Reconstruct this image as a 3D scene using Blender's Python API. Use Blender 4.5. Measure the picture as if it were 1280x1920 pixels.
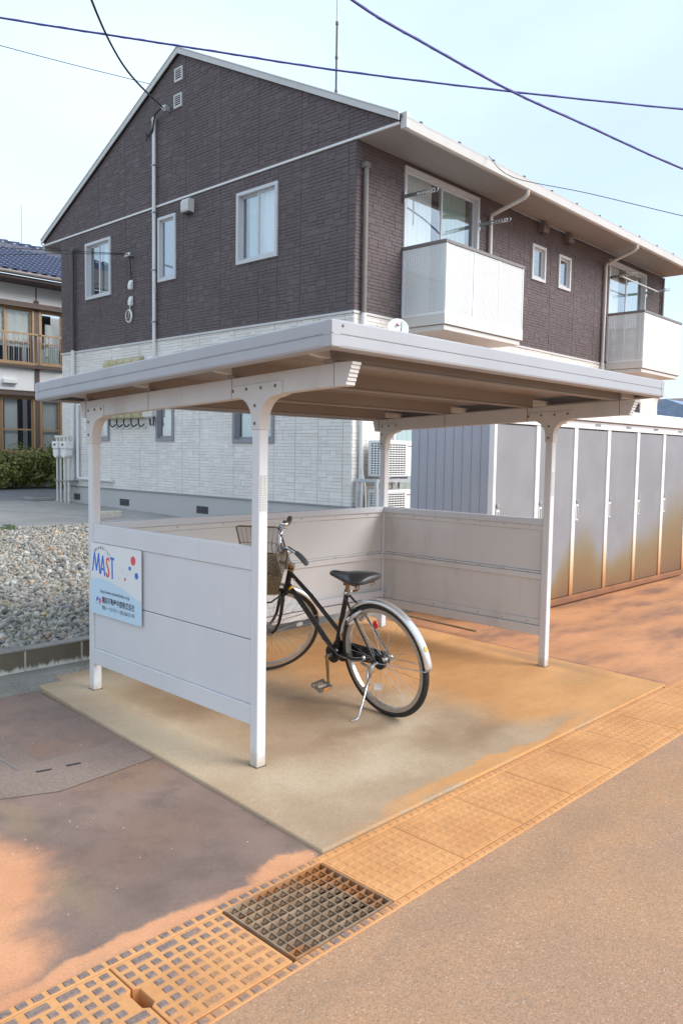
import bpy, bmesh, math, random
import numpy as np
from mathutils import Vector as V, Matrix
R = math.radians
rnd = random.Random(7)
scene = bpy.context.scene
for o in list(bpy.data.objects): bpy.data.objects.remove(o)

# ------------------------------------------------------------------ camera
cam = bpy.data.cameras.new('camera'); cam_o = bpy.data.objects.new('camera', cam)
scene.collection.objects.link(cam_o); scene.camera = cam_o
yaw, pit, rol = R(44.2246), R(-4.2193), R(0.9406)
fwd = V((math.cos(pit)*math.cos(yaw), math.cos(pit)*math.sin(yaw), math.sin(pit)))
rgt = V((math.sin(yaw), -math.cos(yaw), 0)); upv = rgt.cross(fwd)
r2 = math.cos(rol)*rgt + math.sin(rol)*upv; u2 = -math.sin(rol)*rgt + math.cos(rol)*upv
cam_o.matrix_world = Matrix(((r2.x, u2.x, -fwd.x, -2.3543), (r2.y, u2.y, -fwd.y, -2.8245), (r2.z, u2.z, -fwd.z, 1.4972), (0, 0, 0, 1)))
cam.sensor_fit = 'VERTICAL'; cam.sensor_height = 24; cam.sensor_width = 16; cam.lens = 24*1484.34/1920
cam.clip_start = .05; cam.clip_end = 3000

# ------------------------------------------------------------------ light
SUN = V((.34, -.74, .58)).normalized()
world = bpy.data.worlds.new('World'); scene.world = world; world.use_nodes = True
wn = world.node_tree; wn.nodes.clear()
wo = wn.nodes.new('ShaderNodeOutputWorld'); bg = wn.nodes.new('ShaderNodeBackground')
sky = wn.nodes.new('ShaderNodeTexSky'); sky.sky_type = 'NISHITA'; sky.sun_disc = False
sky.sun_elevation = math.asin(SUN.z); sky.sun_rotation = math.atan2(SUN.x, SUN.y)
sky.air_density = 1.0; sky.dust_density = 2.2; sky.ozone_density = 1.6
# thin high cloud veil over the whole sky, denser in soft drifts
tcw = wn.nodes.new('ShaderNodeTexCoord'); mpw = wn.nodes.new('ShaderNodeMapping'); mpw.inputs['Scale'].default_value = (1.2, 1.2, 3)
nzw = wn.nodes.new('ShaderNodeTexNoise'); nzw.inputs['Scale'].default_value = 1.3; nzw.inputs['Detail'].default_value = 6; nzw.inputs['Roughness'].default_value = .5
rpw = wn.nodes.new('ShaderNodeMapRange'); rpw.inputs[1].default_value = .35; rpw.inputs[2].default_value = .75; rpw.inputs[3].default_value = .55; rpw.inputs[4].default_value = .95
mxw = wn.nodes.new('ShaderNodeMixRGB'); mxw.inputs[2].default_value = (4.75, 5.75, 6.75, 1)
wn.links.new(tcw.outputs['Generated'], mpw.inputs[0]); wn.links.new(mpw.outputs[0], nzw.inputs[0]); wn.links.new(nzw.outputs[0], rpw.inputs[0])
wn.links.new(rpw.outputs[0], mxw.inputs[0]); wn.links.new(sky.outputs[0], mxw.inputs[1]); wn.links.new(mxw.outputs[0], bg.inputs[0]); wn.links.new(bg.outputs[0], wo.inputs[0])
bg.inputs[1].default_value = .10
sun = bpy.data.lights.new('sun', 'SUN'); sun.energy = 1.5; sun.angle = R(38); sun.color = (1, .965, .92)
sun_o = bpy.data.objects.new('sun', sun); scene.collection.objects.link(sun_o)
sun_o.rotation_euler = (-SUN).to_track_quat('-Z', 'Y').to_euler()
vs = scene.view_settings; vs.view_transform = 'Standard'; vs.look = 'None'; vs.gamma = 1; vs.use_curve_mapping = False; vs.exposure = 1.14

# ------------------------------------------------------------------ materials
def lin(c): return tuple(((x/255)/12.92 if x/255 <= .04045 else ((x/255+.055)/1.055)**2.4) for x in c)
def rgba(c): return (c[0], c[1], c[2], 1)
class NT:
    def __init__(s, name):
        s.m = bpy.data.materials.new(name); s.m.use_nodes = True; s.t = s.m.node_tree; s.n = s.t.nodes; s.l = s.t.links
        s.b = s.n['Principled BSDF']; s._pos = None
    def node(s, t, **k):
        n = s.n.new(t)
        for a, v in k.items(): setattr(n, a, v)
        return n
    def link(s, a, b): s.l.new(a, b)
    def pos(s):
        if not s._pos: s._pos = s.node('ShaderNodeNewGeometry').outputs['Position']
        return s._pos
    def obj(s): return s.node('ShaderNodeTexCoord').outputs['Object']
    def scaled(s, src, sc):
        m = s.node('ShaderNodeMapping'); m.inputs['Scale'].default_value = sc; s.link(src, m.inputs[0]); return m.outputs[0]
    def noise(s, src, scale, detail=4, rough=.55, out=0):
        n = s.node('ShaderNodeTexNoise'); n.inputs['Scale'].default_value = scale; n.inputs['Detail'].default_value = detail; n.inputs['Roughness'].default_value = rough
        s.link(src, n.inputs['Vector']); return n.outputs[out]
    def voro(s, src, scale, out='Distance', feature='F1'):
        n = s.node('ShaderNodeTexVoronoi', feature=feature); n.inputs['Scale'].default_value = scale; s.link(src, n.inputs['Vector']); return n.outputs[out]
    def ramp(s, f, a, b, lo=0., hi=1., smooth=True):
        n = s.node('ShaderNodeMapRange'); n.interpolation_type = 'SMOOTHSTEP' if smooth else 'LINEAR'
        n.inputs[1].default_value = a; n.inputs[2].default_value = b; n.inputs[3].default_value = lo; n.inputs[4].default_value = hi
        s.link(f, n.inputs[0]); return n.outputs[0]
    def math(s, op, a, b=None):
        n = s.node('ShaderNodeMath', operation=op)
        for i, x in enumerate((a, b)):
            if x is None: continue
            if isinstance(x, (int, float)): n.inputs[i].default_value = x
            else: s.link(x, n.inputs[i])
        return n.outputs[0]
    def mix(s, f, a, b, mode='MIX'):
        n = s.node('ShaderNodeMixRGB', blend_type=mode)
        for i, x in enumerate((f, a, b)):
            if isinstance(x, (int, float)): n.inputs[i].default_value = x
            elif isinstance(x, tuple): n.inputs[i].default_value = rgba(x)
            else: s.link(x, n.inputs[i])
        return n.outputs[0]
    def color(s, c):
        if isinstance(c, tuple): s.b.inputs['Base Color'].default_value = rgba(c)
        else: s.link(c, s.b.inputs['Base Color'])
    def rough(s, r):
        if isinstance(r, (int, float)): s.b.inputs['Roughness'].default_value = r
        else: s.link(r, s.b.inputs['Roughness'])
    def bump(s, h, st=.3, dist=.01):
        n = s.node('ShaderNodeBump'); n.inputs['Strength'].default_value = st; n.inputs['Distance'].default_value = dist
        s.link(h, n.inputs['Height']); s.link(n.outputs[0], s.b.inputs['Normal'])
    def blobs(s, bl, distort=.25, nscale=2.5, inner=.45):
        p = s.pos(); nz = s.noise(p, nscale, 5, .6, 1)
        sub = s.node('ShaderNodeVectorMath', operation='SUBTRACT'); s.link(nz, sub.inputs[0]); sub.inputs[1].default_value = (.5, .5, .5)
        scl = s.node('ShaderNodeVectorMath', operation='SCALE'); s.link(sub.outputs[0], scl.inputs[0]); scl.inputs['Scale'].default_value = distort*2
        add = s.node('ShaderNodeVectorMath', operation='ADD'); s.link(p, add.inputs[0]); s.link(scl.outputs[0], add.inputs[1])
        acc = None
        for (x, y, rx, ry, wgt) in bl:
            a = s.node('ShaderNodeVectorMath', operation='SUBTRACT'); s.link(add.outputs[0], a.inputs[0]); a.inputs[1].default_value = (x, y, 0)
            b = s.node('ShaderNodeVectorMath', operation='MULTIPLY'); s.link(a.outputs[0], b.inputs[0]); b.inputs[1].default_value = (1/rx, 1/ry, 0)
            l = s.node('ShaderNodeVectorMath', operation='LENGTH'); s.link(b.outputs[0], l.inputs[0])
            f = s.ramp(l.outputs['Value'], inner, 1., wgt, 0.)
            acc = f if acc is None else s.math('MAXIMUM', acc, f)
        return acc
MATS = {}
def plain(name, c, rough=.5, metal=0., var=.08, vscale=6., bump=0., bscale=60., spec=.5, island=0., dirt=None, grime=0.):
    if name in MATS: return MATS[name]
    t = NT(name); o = t.obj(); n = t.noise(o, vscale, 5)
    f = t.ramp(n, .3, .7, 1-var, 1+var, False)
    if island:
        g = t.node('ShaderNodeNewGeometry'); f = t.math('MULTIPLY', f, t.ramp(g.outputs['Random Per Island'], 0, 1, 1-island, 1+island, False))
    mul = t.node('ShaderNodeVectorMath', operation='SCALE'); mul.inputs[0].default_value = c; t.link(f, mul.inputs['Scale'])
    col = mul.outputs[0]
    if dirt:
        d = t.ramp(t.noise(t.scaled(o, (1, 1, .35)), 3.5, 7, .65), .52, .78, 0, dirt[1]); col = t.mix(d, col, dirt[0])
    if grime:
        d = t.ramp(t.noise(o, 30, 4, .7), .5, .8, 0, grime); col = t.mix(d, col, (.12, .10, .08))
    t.color(col); t.rough(rough); t.b.inputs['Metallic'].default_value = metal; t.b.inputs['Specular IOR Level'].default_value = spec
    if rough < .75 and not metal:
        t.rough(t.ramp(t.noise(o, 9, 4), .3, .7, max(.05, rough-.08), rough+.1, False))
    if bump: t.bump(t.noise(o, bscale, 5), bump)
    MATS[name] = t.m; return t.m
def glass(name, tint=(.955, .97, .965), transp=.62):
    t = NT(name); t.n.remove(t.b); out = t.n['Material Output']
    tr = t.node('ShaderNodeBsdfTransparent'); tr.inputs[0].default_value = rgba(tint)
    gl = t.node('ShaderNodeBsdfGlossy'); gl.inputs['Roughness'].default_value = .015; gl.inputs[0].default_value = (.9, .95, 1, 1)
    fr = t.node('ShaderNodeLayerWeight'); fr.inputs[0].default_value = .5
    nb = t.node('ShaderNodeBump'); nb.inputs['Strength'].default_value = .015; nb.inputs['Distance'].default_value = .02
    t.link(t.noise(t.obj(), 2.2, 2), nb.inputs['Height']); t.link(nb.outputs[0], gl.inputs['Normal'])
    f = t.math('ADD', t.math('MULTIPLY', t.math('POWER', fr.outputs['Facing'], 3.), .8), (1-transp)*.28+.07)
    mx = t.node('ShaderNodeMixShader'); t.link(f, mx.inputs[0]); t.link(tr.outputs[0], mx.inputs[1]); t.link(gl.outputs[0], mx.inputs[2])
    t.link(mx.outputs[0], out.inputs[0]); MATS[name] = t.m; return t.m

M = MATS
# rust silt (iron-rich meltwater leaves it everywhere on the paving)
ORANGE, ORANGE2, BROWN = (.545, .27, .115), (.45, .20, .085), (.21, .125, .085)
def ground_mats():
    # asphalt of the street
    t = NT('street_asphalt'); p = t.pos()
    n1 = t.noise(p, .55, 5); n2 = t.noise(p, 5, 6, .6); c = t.voro(p, 210, 'Color'); d = t.voro(p, 210)
    base = t.mix(t.ramp(n1, .35, .65), (.385, .228, .142), (.445, .255, .142))
    grey = t.blobs([(.6, -3.3, 2.6, 1.2, .75), (-.6, -2.6, 1.0, .5, .35), (3, -2.6, 2.5, .6, .3)], .5, 1.2, .2)
    base = t.mix(grey, base, (.36, .238, .172))
    orn = t.blobs([(-1.3, -1.75, .8, .45, .5), (2.2, -1.45, 2.2, .28, .7), (5.5, -1.7, 3, .6, .6), (.6, -1.5, .8, .14, .3)], .35, 2., .2)
    base = t.mix(orn, base, (.50, .27, .125))
    drk = t.blobs([(.3, -1.35, 1.1, .16, .55), (-.7, -1.32, .6, .1, .4), (1.4, -1.45, .4, .1, .4)], .22, 3., .1)
    base = t.mix(t.math('MULTIPLY', drk, .6), base, (.28, .185, .11))
    c2 = t.voro(p, 95, 'Color'); s2 = t.node('ShaderNodeSeparateColor'); t.link(c2, s2.inputs[0]); base = t.mix(t.ramp(s2.outputs[0], .88, .98, 0, .22), base, (.20, .145, .12)); base = t.mix(t.ramp(s2.outputs[1], .93, .99, 0, .2), base, (.56, .42, .30))
    sep = t.node('ShaderNodeSeparateColor'); t.link(c, sep.inputs[0])
    base = t.mix(1., base, t.mix(sep.outputs[0], (.80, .80, .80), (1.16, 1.14, 1.12)), 'MULTIPLY')
    base = t.mix(t.ramp(sep.outputs[1], .975, .99, 0, .55), base, (.13, .12, .13))
    base = t.mix(t.ramp(sep.outputs[2], .986, .993, 0, .5), base, (.6, .5, .4))
    base = t.mix(t.ramp(n2, .35, .75, 0, .18), base, (.26, .17, .11))
    t.color(base); t.rough(.85)
    t.bump(t.math('ADD', t.math('MULTIPLY', d, -1.), t.math('MULTIPLY', n2, .6)), .3, .004); M['road'] = t.m
    # left drive: old asphalt, grey-brown with orange silt
    t = NT('drive_asphalt'); p = t.pos(); n1 = t.noise(p, 1.6, 6, .6); n2 = t.noise(t.scaled(p, (7, 1.3, 1)), 1.5, 5, .6)
    base = t.mix(t.ramp(n1, .3, .7), (.175, .116, .093), (.26, .175, .138))
    base = t.mix(t.ramp(n2, .45, .75, 0, .5), base, (.22, .155, .12))
    brn = t.blobs([(-.45, .35, .4, .25, .6), (-.75, -.2, .5, .3, .35), (-.6, .95, .35, .2, .5)], .3, 3, .1)
    base = t.mix(brn, base, (.25, .14, .085))
    orn = t.blobs([(-1.60, -.05, .68, .62, 1.), (-1.7, -.55, .55, .28, .9), (-1.15, -.755, .6, .10, .9), (-.46, -.725, .20, .08, .95), (-.75, -.76, .45, .05, .8), (-2.6, .2, 1.2, 1.2, .9)], .09, 4., .5)
    orn = t.ramp(t.math('ADD', orn, t.math('MULTIPLY', t.math('SUBTRACT', t.noise(p, 11, 9, .72), .5), .6)), .08, .9)
    base = t.mix(orn, base, t.mix(t.ramp(n1, .35, .7), (.57, .26, .13), (.67, .335, .175)))
    mot = t.noise(p, 4.5, 9, .68); base = t.mix(t.math('MULTIPLY', t.ramp(mot, .46, .68, 0, .5), t.math('SUBTRACT', 1., orn)), base, (.115, .08, .066)); base = t.mix(t.ramp(t.noise(t.scaled(p, (1.2, 3.5, 1)), 2.2, 8, .7), .55, .75, 0, .35), base, (.30, .185, .125))
    yl = t.blobs([(-1.02, .28, .09, .3, .45), (-1.1, -.35, .1, .3, .4)], .1, 4, .1)
    base = t.mix(yl, base, (.27, .20, .11))
    sp = t.voro(p, 190, 'Color'); sep = t.node('ShaderNodeSeparateColor'); t.link(sp, sep.inputs[0])
    base = t.mix(t.ramp(sep.outputs[0], .9994, .9997, 0, .7), base, (.75, .68, .6))
    base = t.mix(1., base, t.ramp(t.noise(p, 160, 3, .7), .3, .7, .86, 1.14, False), 'MULTIPLY')
    grit = t.noise(p, 55, 8, .8); base = t.mix(t.ramp(grit, .56, .72, 0, .4), base, (.085, .06, .05)); t.color(base); t.rough(t.ramp(n1, .3, .7, .6, .85)); t.bump(t.noise(p, 220, 4, .7), .35, .004); M['drive'] = t.m
    # shelter pad: trowelled concrete, tan stained, orange at the back
    t = NT('pad_concrete'); p = t.pos(); n1 = t.noise(p, 1.8, 6, .6); n2 = t.noise(t.scaled(p, (1, 2.4, 1)), 1.3, 7, .62); n3 = t.noise(p, 70, 5, .7)
    base = t.mix(t.ramp(n1, .3, .7), (.375, .255, .16), (.465, .34, .22))
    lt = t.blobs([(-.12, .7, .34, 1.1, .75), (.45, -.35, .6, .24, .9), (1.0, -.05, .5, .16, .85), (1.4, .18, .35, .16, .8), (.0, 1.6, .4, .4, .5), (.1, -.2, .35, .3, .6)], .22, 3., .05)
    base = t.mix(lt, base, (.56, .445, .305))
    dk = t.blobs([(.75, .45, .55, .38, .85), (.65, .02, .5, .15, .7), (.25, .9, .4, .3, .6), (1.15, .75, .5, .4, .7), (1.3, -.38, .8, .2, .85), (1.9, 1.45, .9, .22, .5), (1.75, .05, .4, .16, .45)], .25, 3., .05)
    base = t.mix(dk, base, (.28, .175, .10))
    orn = t.blobs([(2.55, .45, 1.25, .95, 1.), (2.1, -.1, .75, .45, 1.), (2.0, -.38, .8, .30, .9), (2.0, 1.25, .9, .4, .85), (2.75, -.3, .5, .5, .55), (1.2, -.70, 1.7, .07, .8), (.2, -.73, .6, .04, .6)], .16, 2.2, .35)
    sxp = t.node('ShaderNodeSeparateXYZ'); t.link(p, sxp.inputs[0])
    edge = t.ramp(t.math('ADD', t.math('ADD', sxp.outputs[0], t.math('MULTIPLY', sxp.outputs[1], .35)), t.math('MULTIPLY', t.math('SUBTRACT', n1, .5), .7)), .95, 2.1, 0, .92)
    orn = t.math('MAXIMUM', orn, edge)
    orn = t.ramp(t.math('ADD', orn, t.math('MULTIPLY', t.math('SUBTRACT', n2, .5), .3)), .02, .9)
    base = t.mix(orn, base, t.mix(t.ramp(n2, .3, .7), (.53, .25, .085), (.65, .325, .12)))
    gr = t.blobs([(2.62, -.30, .42, .22, .35), (2.85, .0, .2, .4, .3)], .2, 2.5, .1)
    base = t.mix(gr, base, (.40, .235, .105))
    rdp = t.blobs([(2.8, .15, .12, .9, .5)], .15, 3, .1); base = t.mix(rdp, base, (.27, .15, .09))
    base = t.mix(t.ramp(n3, .4, .72, 0, .28), base, (.22, .155, .085))
    sp = t.voro(p, 110, 'Color'); sep = t.node('ShaderNodeSeparateColor'); t.link(sp, sep.inputs[0])
    base = t.mix(t.ramp(sep.outputs[0], .955, .985, 0, .18), base, (.58, .50, .38))
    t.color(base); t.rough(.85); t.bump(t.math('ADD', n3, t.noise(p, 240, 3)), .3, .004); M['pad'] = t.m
    # forecourt by the lockers: strongly silted with purple-brown streaks
    t = NT('forecourt_concrete'); p = t.pos(); n1 = t.noise(p, .9, 6, .6); w = t.noise(t.scaled(p, (.5, 1.5, 1)), 1.25, 6, .6)
    base = t.mix(t.ramp(n1, .3, .7), (.50, .215, .088), (.62, .28, .12))
    w2 = t.noise(t.scaled(p, (.8, 2.4, 1)), 1.1, 8, .68); base = t.mix(t.math('MULTIPLY', t.ramp(w, .38, .64, 0, .95), t.ramp(w2, .3, .62)), base, (.21, .105, .07))
    base = t.mix(t.ramp(t.noise(p, 25, 5, .65), .4, .8, 0, .35), base, (.32, .16, .08))
    t.color(base); t.rough(.8); t.bump(t.noise(p, 150, 4, .7), .3, .004); M['forecourt'] = t.m
    # gutter lids and studs
    t = NT('gutter_silt'); p = t.pos(); n1 = t.noise(p, 3, 6, .6); n2 = t.noise(p, 45, 5, .7)
    base = t.mix(t.ramp(n1, .3, .7), (.545, .25, .092), (.66, .33, .13))
    base = t.mix(t.ramp(n2, .46, .78, 0, .45), base, (.38, .185, .085)); base = t.mix(t.ramp(t.noise(p, 9, 6, .7), .5, .75, 0, .35), base, (.36, .19, .10))
    t.color(base); t.rough(.9); t.bump(n2, .4, .004); M['silt'] = t.m
    t = NT('gutter_stud'); p = t.pos(); n2 = t.noise(p, 90, 5, .75)
    cov = t.blobs([(-.86, -1.06, .36, .2, 1.), (-1.0, -1.15, .45, .09, .9), (-.9, -.82, .12, .06, .4)], .16, 5., .3)
    sxs = t.node('ShaderNodeSeparateXYZ'); t.link(p, sxs.inputs[0]); cov = t.math('MAXIMUM', cov, t.ramp(t.math('ADD', sxs.outputs[0], t.math('MULTIPLY', t.noise(p, 4, 4), .3)), -.5, -.2))
    cov = t.math('MULTIPLY', cov, t.ramp(n2, .25, .6, .86, .98))
    base = t.mix(t.ramp(n2, .35, .7), (.175, .122, .11), (.30, .212, .17))
    base = t.mix(cov, base, t.mix(t.ramp(n2, .35, .7), (.38, .19, .085), (.52, .265, .12)))
    t.color(base); t.rough(.85); t.bump(n2, .6, .004); M['stud'] = t.m
    # concrete of kerb foot, strips, upper drive
    for nm, a, b, k in (('kerb_concrete', (.21, .195, .17), (.36, .335, .30), 60), ('strip_concrete', (.185, .135, .11), (.29, .215, .175), 90), ('upper_concrete', (.27, .262, .25), (.40, .385, .365), 60)):
        t = NT(nm); p = t.pos(); n1 = t.noise(p, 1.2, 6, .6); n2 = t.noise(p, k, 5, .7)
        base = t.mix(t.ramp(n1, .3, .7), a, b); base = t.mix(t.ramp(n2, .35, .75, 0, .55), base, tuple(x*.45 for x in a))
        base = t.mix(t.ramp(t.voro(p, k*1.4), 0, .28, .45, 0), base, tuple(min(1, x*1.6) for x in b))
        t.color(base); t.rough(.9); t.bump(n2, .6, .006); M[nm] = t.m
    t = NT('block_concrete'); p = t.pos(); n2 = t.noise(p, 50, 5, .7)
    base = t.mix(t.ramp(t.noise(p, 3, 5), .3, .7), (.085, .072, .05), (.15, .13, .095))
    sepz = t.node('ShaderNodeSeparateXYZ'); t.link(p, sepz.inputs[0])
    eff = t.math('ADD', sepz.outputs[2], t.math('MULTIPLY', t.noise(t.scaled(p, (1, 1, .18)), 34, 6, .7), -.11))
    base = t.mix(t.ramp(eff, .016, .05, 1., 0), base, (.62, .6, .54))   # lime bloom at the foot
    base = t.mix(t.ramp(n2, .66, .72, 0, .6), base, (.5, .47, .42))
    t.color(base); t.rough(.9); t.bump(n2, .5, .005); M['block'] = t.m
ground_mats()
WHITE = lin((226, 226, 228))
plain('shelter_paint', (.60, .615, .655), .42, var=.03, vscale=2, bump=.02, bscale=30)
plain('shelter_roof_paint', (.385, .395, .425), .38, var=.04, vscale=2)
plain('shelter_beam_paint', (.60, .585, .565), .5, var=.05, vscale=3, dirt=((.33, .2, .11), .45))
plain('shelter_inner_paint', (.64, .635, .63), .5, var=.05, vscale=2, dirt=((.33, .29, .25), .35))
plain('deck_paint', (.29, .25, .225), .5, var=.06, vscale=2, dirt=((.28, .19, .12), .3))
plain('mortar', (.46, .43, .38), .9, var=.2, vscale=30)
plain('wet_mud', (.10, .088, .05), .5, var=.3, vscale=9)
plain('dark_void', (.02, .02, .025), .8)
plain('seam_sealant', (.07, .06, .06), .8)
plain('bolt_steel', (.20, .17, .14), .55, metal=.6, var=.25, vscale=40)
plain('galvanised', (.50, .53, .56), .42, metal=.7, var=.12, vscale=12)
plain('siding_dark', (.122, .095, .098), .62, var=.1, vscale=1.2, island=.06, bump=.12, bscale=70, spec=.35, dirt=((.165, .135, .132), .4))
plain('siding_dark_base', (.085, .066, .068), .75, var=.06)
plain('siding_white', (.76, .725, .68), .6, var=.05, vscale=1.0, island=.05, bump=.1, bscale=70, dirt=((.52, .50, .46), .35))
plain('siding_white_base', (.46, .45, .43), .75, var=.05)
plain('trim_cream', (.58, .575, .565), .5, var=.04, vscale=3, dirt=((.42, .36, .3), .3))
plain('trim_white', (.72, .72, .71), .45, var=.03)
plain('soffit', (.30, .29, .285), .7, var=.04)
plain('roof_slate', (.045, .055, .055), .6, var=.2, vscale=10)
plain('pipe_brown', (.175, .15, .14), .45, var=.06)
plain('pipe_dark', (.085, .08, .085), .45, var=.06)
plain('pipe_cream', (.62, .595, .55), .45, var=.05)
plain('sash_white', (.57, .58, .60), .4, var=.03)
plain('sash_grey', (.27, .265, .29), .42, var=.04)
plain('sash_tan', (.36, .235, .13), .5, var=.08, vscale=8)
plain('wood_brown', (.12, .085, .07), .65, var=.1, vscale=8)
plain('room_dark', (.035, .037, .04), .9)
plain('curtain_white', (.78, .80, .80), .9, var=.04)
plain('curtain_teal', (.42, .55, .52), .9, var=.05)
plain('foundation', (.50, .49, .475), .9, var=.16, vscale=45, bump=.8, bscale=55)
plain('vent_dark', (.06, .06, .065), .7)
plain('balcony_sill', (.62, .605, .575), .5, var=.03)
plain('balcony_rail', (.20, .185, .18), .5, var=.04)
plain('locker_door', (.30, .30, .325), .40, var=.04, vscale=1.2)
plain('locker_side', (.40, .42, .48), .38, var=.05, vscale=1.5)
plain('locker_white', (.80, .81, .83), .35, var=.02)
plain('plastic_white', (.76, .76, .74), .4, var=.03)
plain('meter_yellow', (.48, .42, .25), .5, var=.12, vscale=7, dirt=((.25, .22, .1), .4))
plain('cable_black', (.022, .022, .028), .5)
plain('cable_blue', (.05, .045, .24), .45, var=.2, vscale=1.5)
plain('bike_black', (.012, .012, .014), .22, var=.1, spec=.6)
plain('rubber', (.022, .022, .023), .65, var=.2, vscale=30)
plain('chrome', (.72, .73, .74), .16, metal=1., var=.06, vscale=30)
plain('mudguard_steel', (.80, .80, .80), .27, metal=.75, var=.05, vscale=20)
plain('alloy', (.58, .59, .60), .3, metal=.9, var=.08, vscale=20)
plain('alloy_dull', (.36, .36, .36), .45, metal=.8, var=.15, vscale=30, grime=.4)
plain('rusty_steel', (.30, .17, .07), .6, metal=.4, var=.3, vscale=60, bump=.3, bscale=150)
plain('saddle_vinyl', (.035, .036, .04), .33, var=.1, bump=.06, bscale=200)
plain('grip_grey', (.085, .085, .09), .6)
plain('basket_wire', (.17, .12, .065), .6, metal=.3, var=.25, vscale=30)
plain('reflector_red', (.65, .035, .02), .25)
plain('reflector_orange', (.85, .25, .03), .25)
plain('reflector_yellow', (.75, .42, .02), .35)
plain('paper_white', (.75, .74, .72), .8)
plain('tile_blue', (.022, .035, .085), .22, var=.25, vscale=6, spec=.7)
plain('plaster', (.78, .78, .78), .85, var=.03, vscale=1)
plain('shoji_white', (.70, .73, .75), .6, var=.03)
plain('eave_brown', (.10, .075, .07), .7)
plain('wood_old', (.23, .15, .075), .8, var=.25, vscale=20)
plain('pink_render', (.55, .42, .40), .9)
plain('far_roof', (.22, .30, .42), .5, var=.15, vscale=3)
plain('sign_white', (.78, .80, .80), .35, var=.015)
plain('sign_sky', (.55, .73, .86), .35, var=.015)
plain('sign_blue', (.055, .16, .62), .4)
plain('sign_red', (.72, .09, .10), .4)
plain('sign_ink', (.035, .045, .07), .5)
plain('sign_pale', (.68, .76, .80), .4)
plain('dirt', (.19, .155, .12), .95, var=.2, vscale=1)
plain('gravel_bed', (.22, .205, .19), .95, var=.4, vscale=25, bump=1., bscale=28)
plain('back_asphalt', (.20, .20, .21), .9, var=.12, vscale=2, bump=.4, bscale=120)
plain('trunk_bark', (.10, .075, .055), .9, var=.2, vscale=12, bump=.4)
glass('glass_clear'); glass('glass_sky', (.5, .55, .6), .15)

def pebble_mat():
    t = NT('pebble'); g = t.node('ShaderNodeNewGeometry'); r = t.node('ShaderNodeValToRGB'); t.link(g.outputs['Random Per Island'], r.inputs[0])
    cs = [(0, (.18, .17, .16)), (.12, (.27, .255, .225)), (.34, (.35, .325, .28)), (.5, (.38, .35, .30)), (.64, (.22, .215, .21)), (.72, (.43, .395, .34)), (.84, (.33, .27, .19)), (.93, (.54, .51, .46)), (.96, (.40, .24, .14)), (.985, (.52, .40, .24))]
    r.color_ramp.interpolation = 'CONSTANT'
    e = r.color_ramp.elements
    e[0].position = 0; e[0].color = rgba(cs[0][1]); e[1].position = cs[1][0]; e[1].color = rgba(cs[1][1])
    for ps, c in cs[2:]:
        x = e.new(ps); x.color = rgba(c)
    n = t.noise(t.pos(), 60, 4)
    t.color(t.mix(1., r.outputs[0], t.ramp(n, .3, .7, .8, 1.2, False), 'MULTIPLY')); t.rough(.8); M['pebble'] = t.m
pebble_mat()
def leaf_mat(name, a, b):
    t = NT(name); g = t.node('ShaderNodeNewGeometry'); t.color(t.mix(g.outputs['Random Per Island'], a, b)); t.rough(.55)
    t.b.inputs['Subsurface Weight'].default_value = .0; M[name] = t.m
leaf_mat('leaf_olive', (.10, .13, .025), (.35, .35, .10)); leaf_mat('leaf_weed', (.05, .085, .025), (.12, .16, .06))
def rust_door_mat():
    t = NT('locker_door_rust'); p = t.pos(); s = t.node('ShaderNodeSeparateXYZ'); t.link(p, s.inputs[0])
    o = t.obj(); base = t.mix(t.ramp(t.noise(o, 2, 4), .3, .7), (.225, .225, .243), (.262, .262, .283))
    # tide of rust water stains: height varies along the row
    h = t.node('ShaderNodeFloatCurve'); c = h.mapping.curves[0]
    pts = [(4.0, .05), (4.5, .1), (5.0, .62), (5.2, .78), (5.45, .85), (5.75, .52), (5.95, .46), (6.3, .56), (6.6, .66), (6.9, .7), (7.3, .86), (7.7, 1.15), (8.2, 1.25)]
    while len(c.points) < len(pts): c.points.new(.5, .5)
    for q, (x, y) in zip(c.points, pts): q.location = ((x-4)/5, y/2)
    h.mapping.update()
    xx = t.math('DIVIDE', t.math('SUBTRACT', s.outputs[0], 4.), 5.); t.link(xx, h.inputs['Value'])
    hh = t.math('MULTIPLY', h.outputs[0], 2.)
    zz = t.math('ADD', s.outputs[2], t.math('MULTIPLY', t.math('SUBTRACT', t.noise(p, 3.5, 5), .5), .14))
    f = t.math('DIVIDE', zz, hh)
    base = t.mix(t.ramp(f, .5, 1.08, .85, 0), base, (.215, .155, .06))
    base = t.mix(t.ramp(f, .15, .75, .85, 0), base, (.20, .105, .045))
    base = t.mix(t.ramp(f, .0, .3, .7, 0), base, (.125, .075, .055))
    t.color(base); t.rough(.45); M['locker_door_rust'] = t.m
    t = NT('locker_strip_rust'); p = t.pos(); s = t.node('ShaderNodeSeparateXYZ'); t.link(p, s.inputs[0])
    zz = t.math('ADD', s.outputs[2], t.math('MULTIPLY', t.math('SUBTRACT', t.noise(p, 3.5, 5), .5), .2))
    base = t.mix(t.ramp(zz, .35, .8, .75, 0), (.80, .81, .83), (.68, .44, .16))
    base = t.mix(t.ramp(zz, .05, .5, .95, 0), base, (.42, .17, .05))
    base = t.mix(t.ramp(zz, .0, .15, .8, 0), base, (.16, .08, .06))
    t.color(base); t.rough(.4); M['locker_strip_rust'] = t.m
rust_door_mat()
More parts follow.
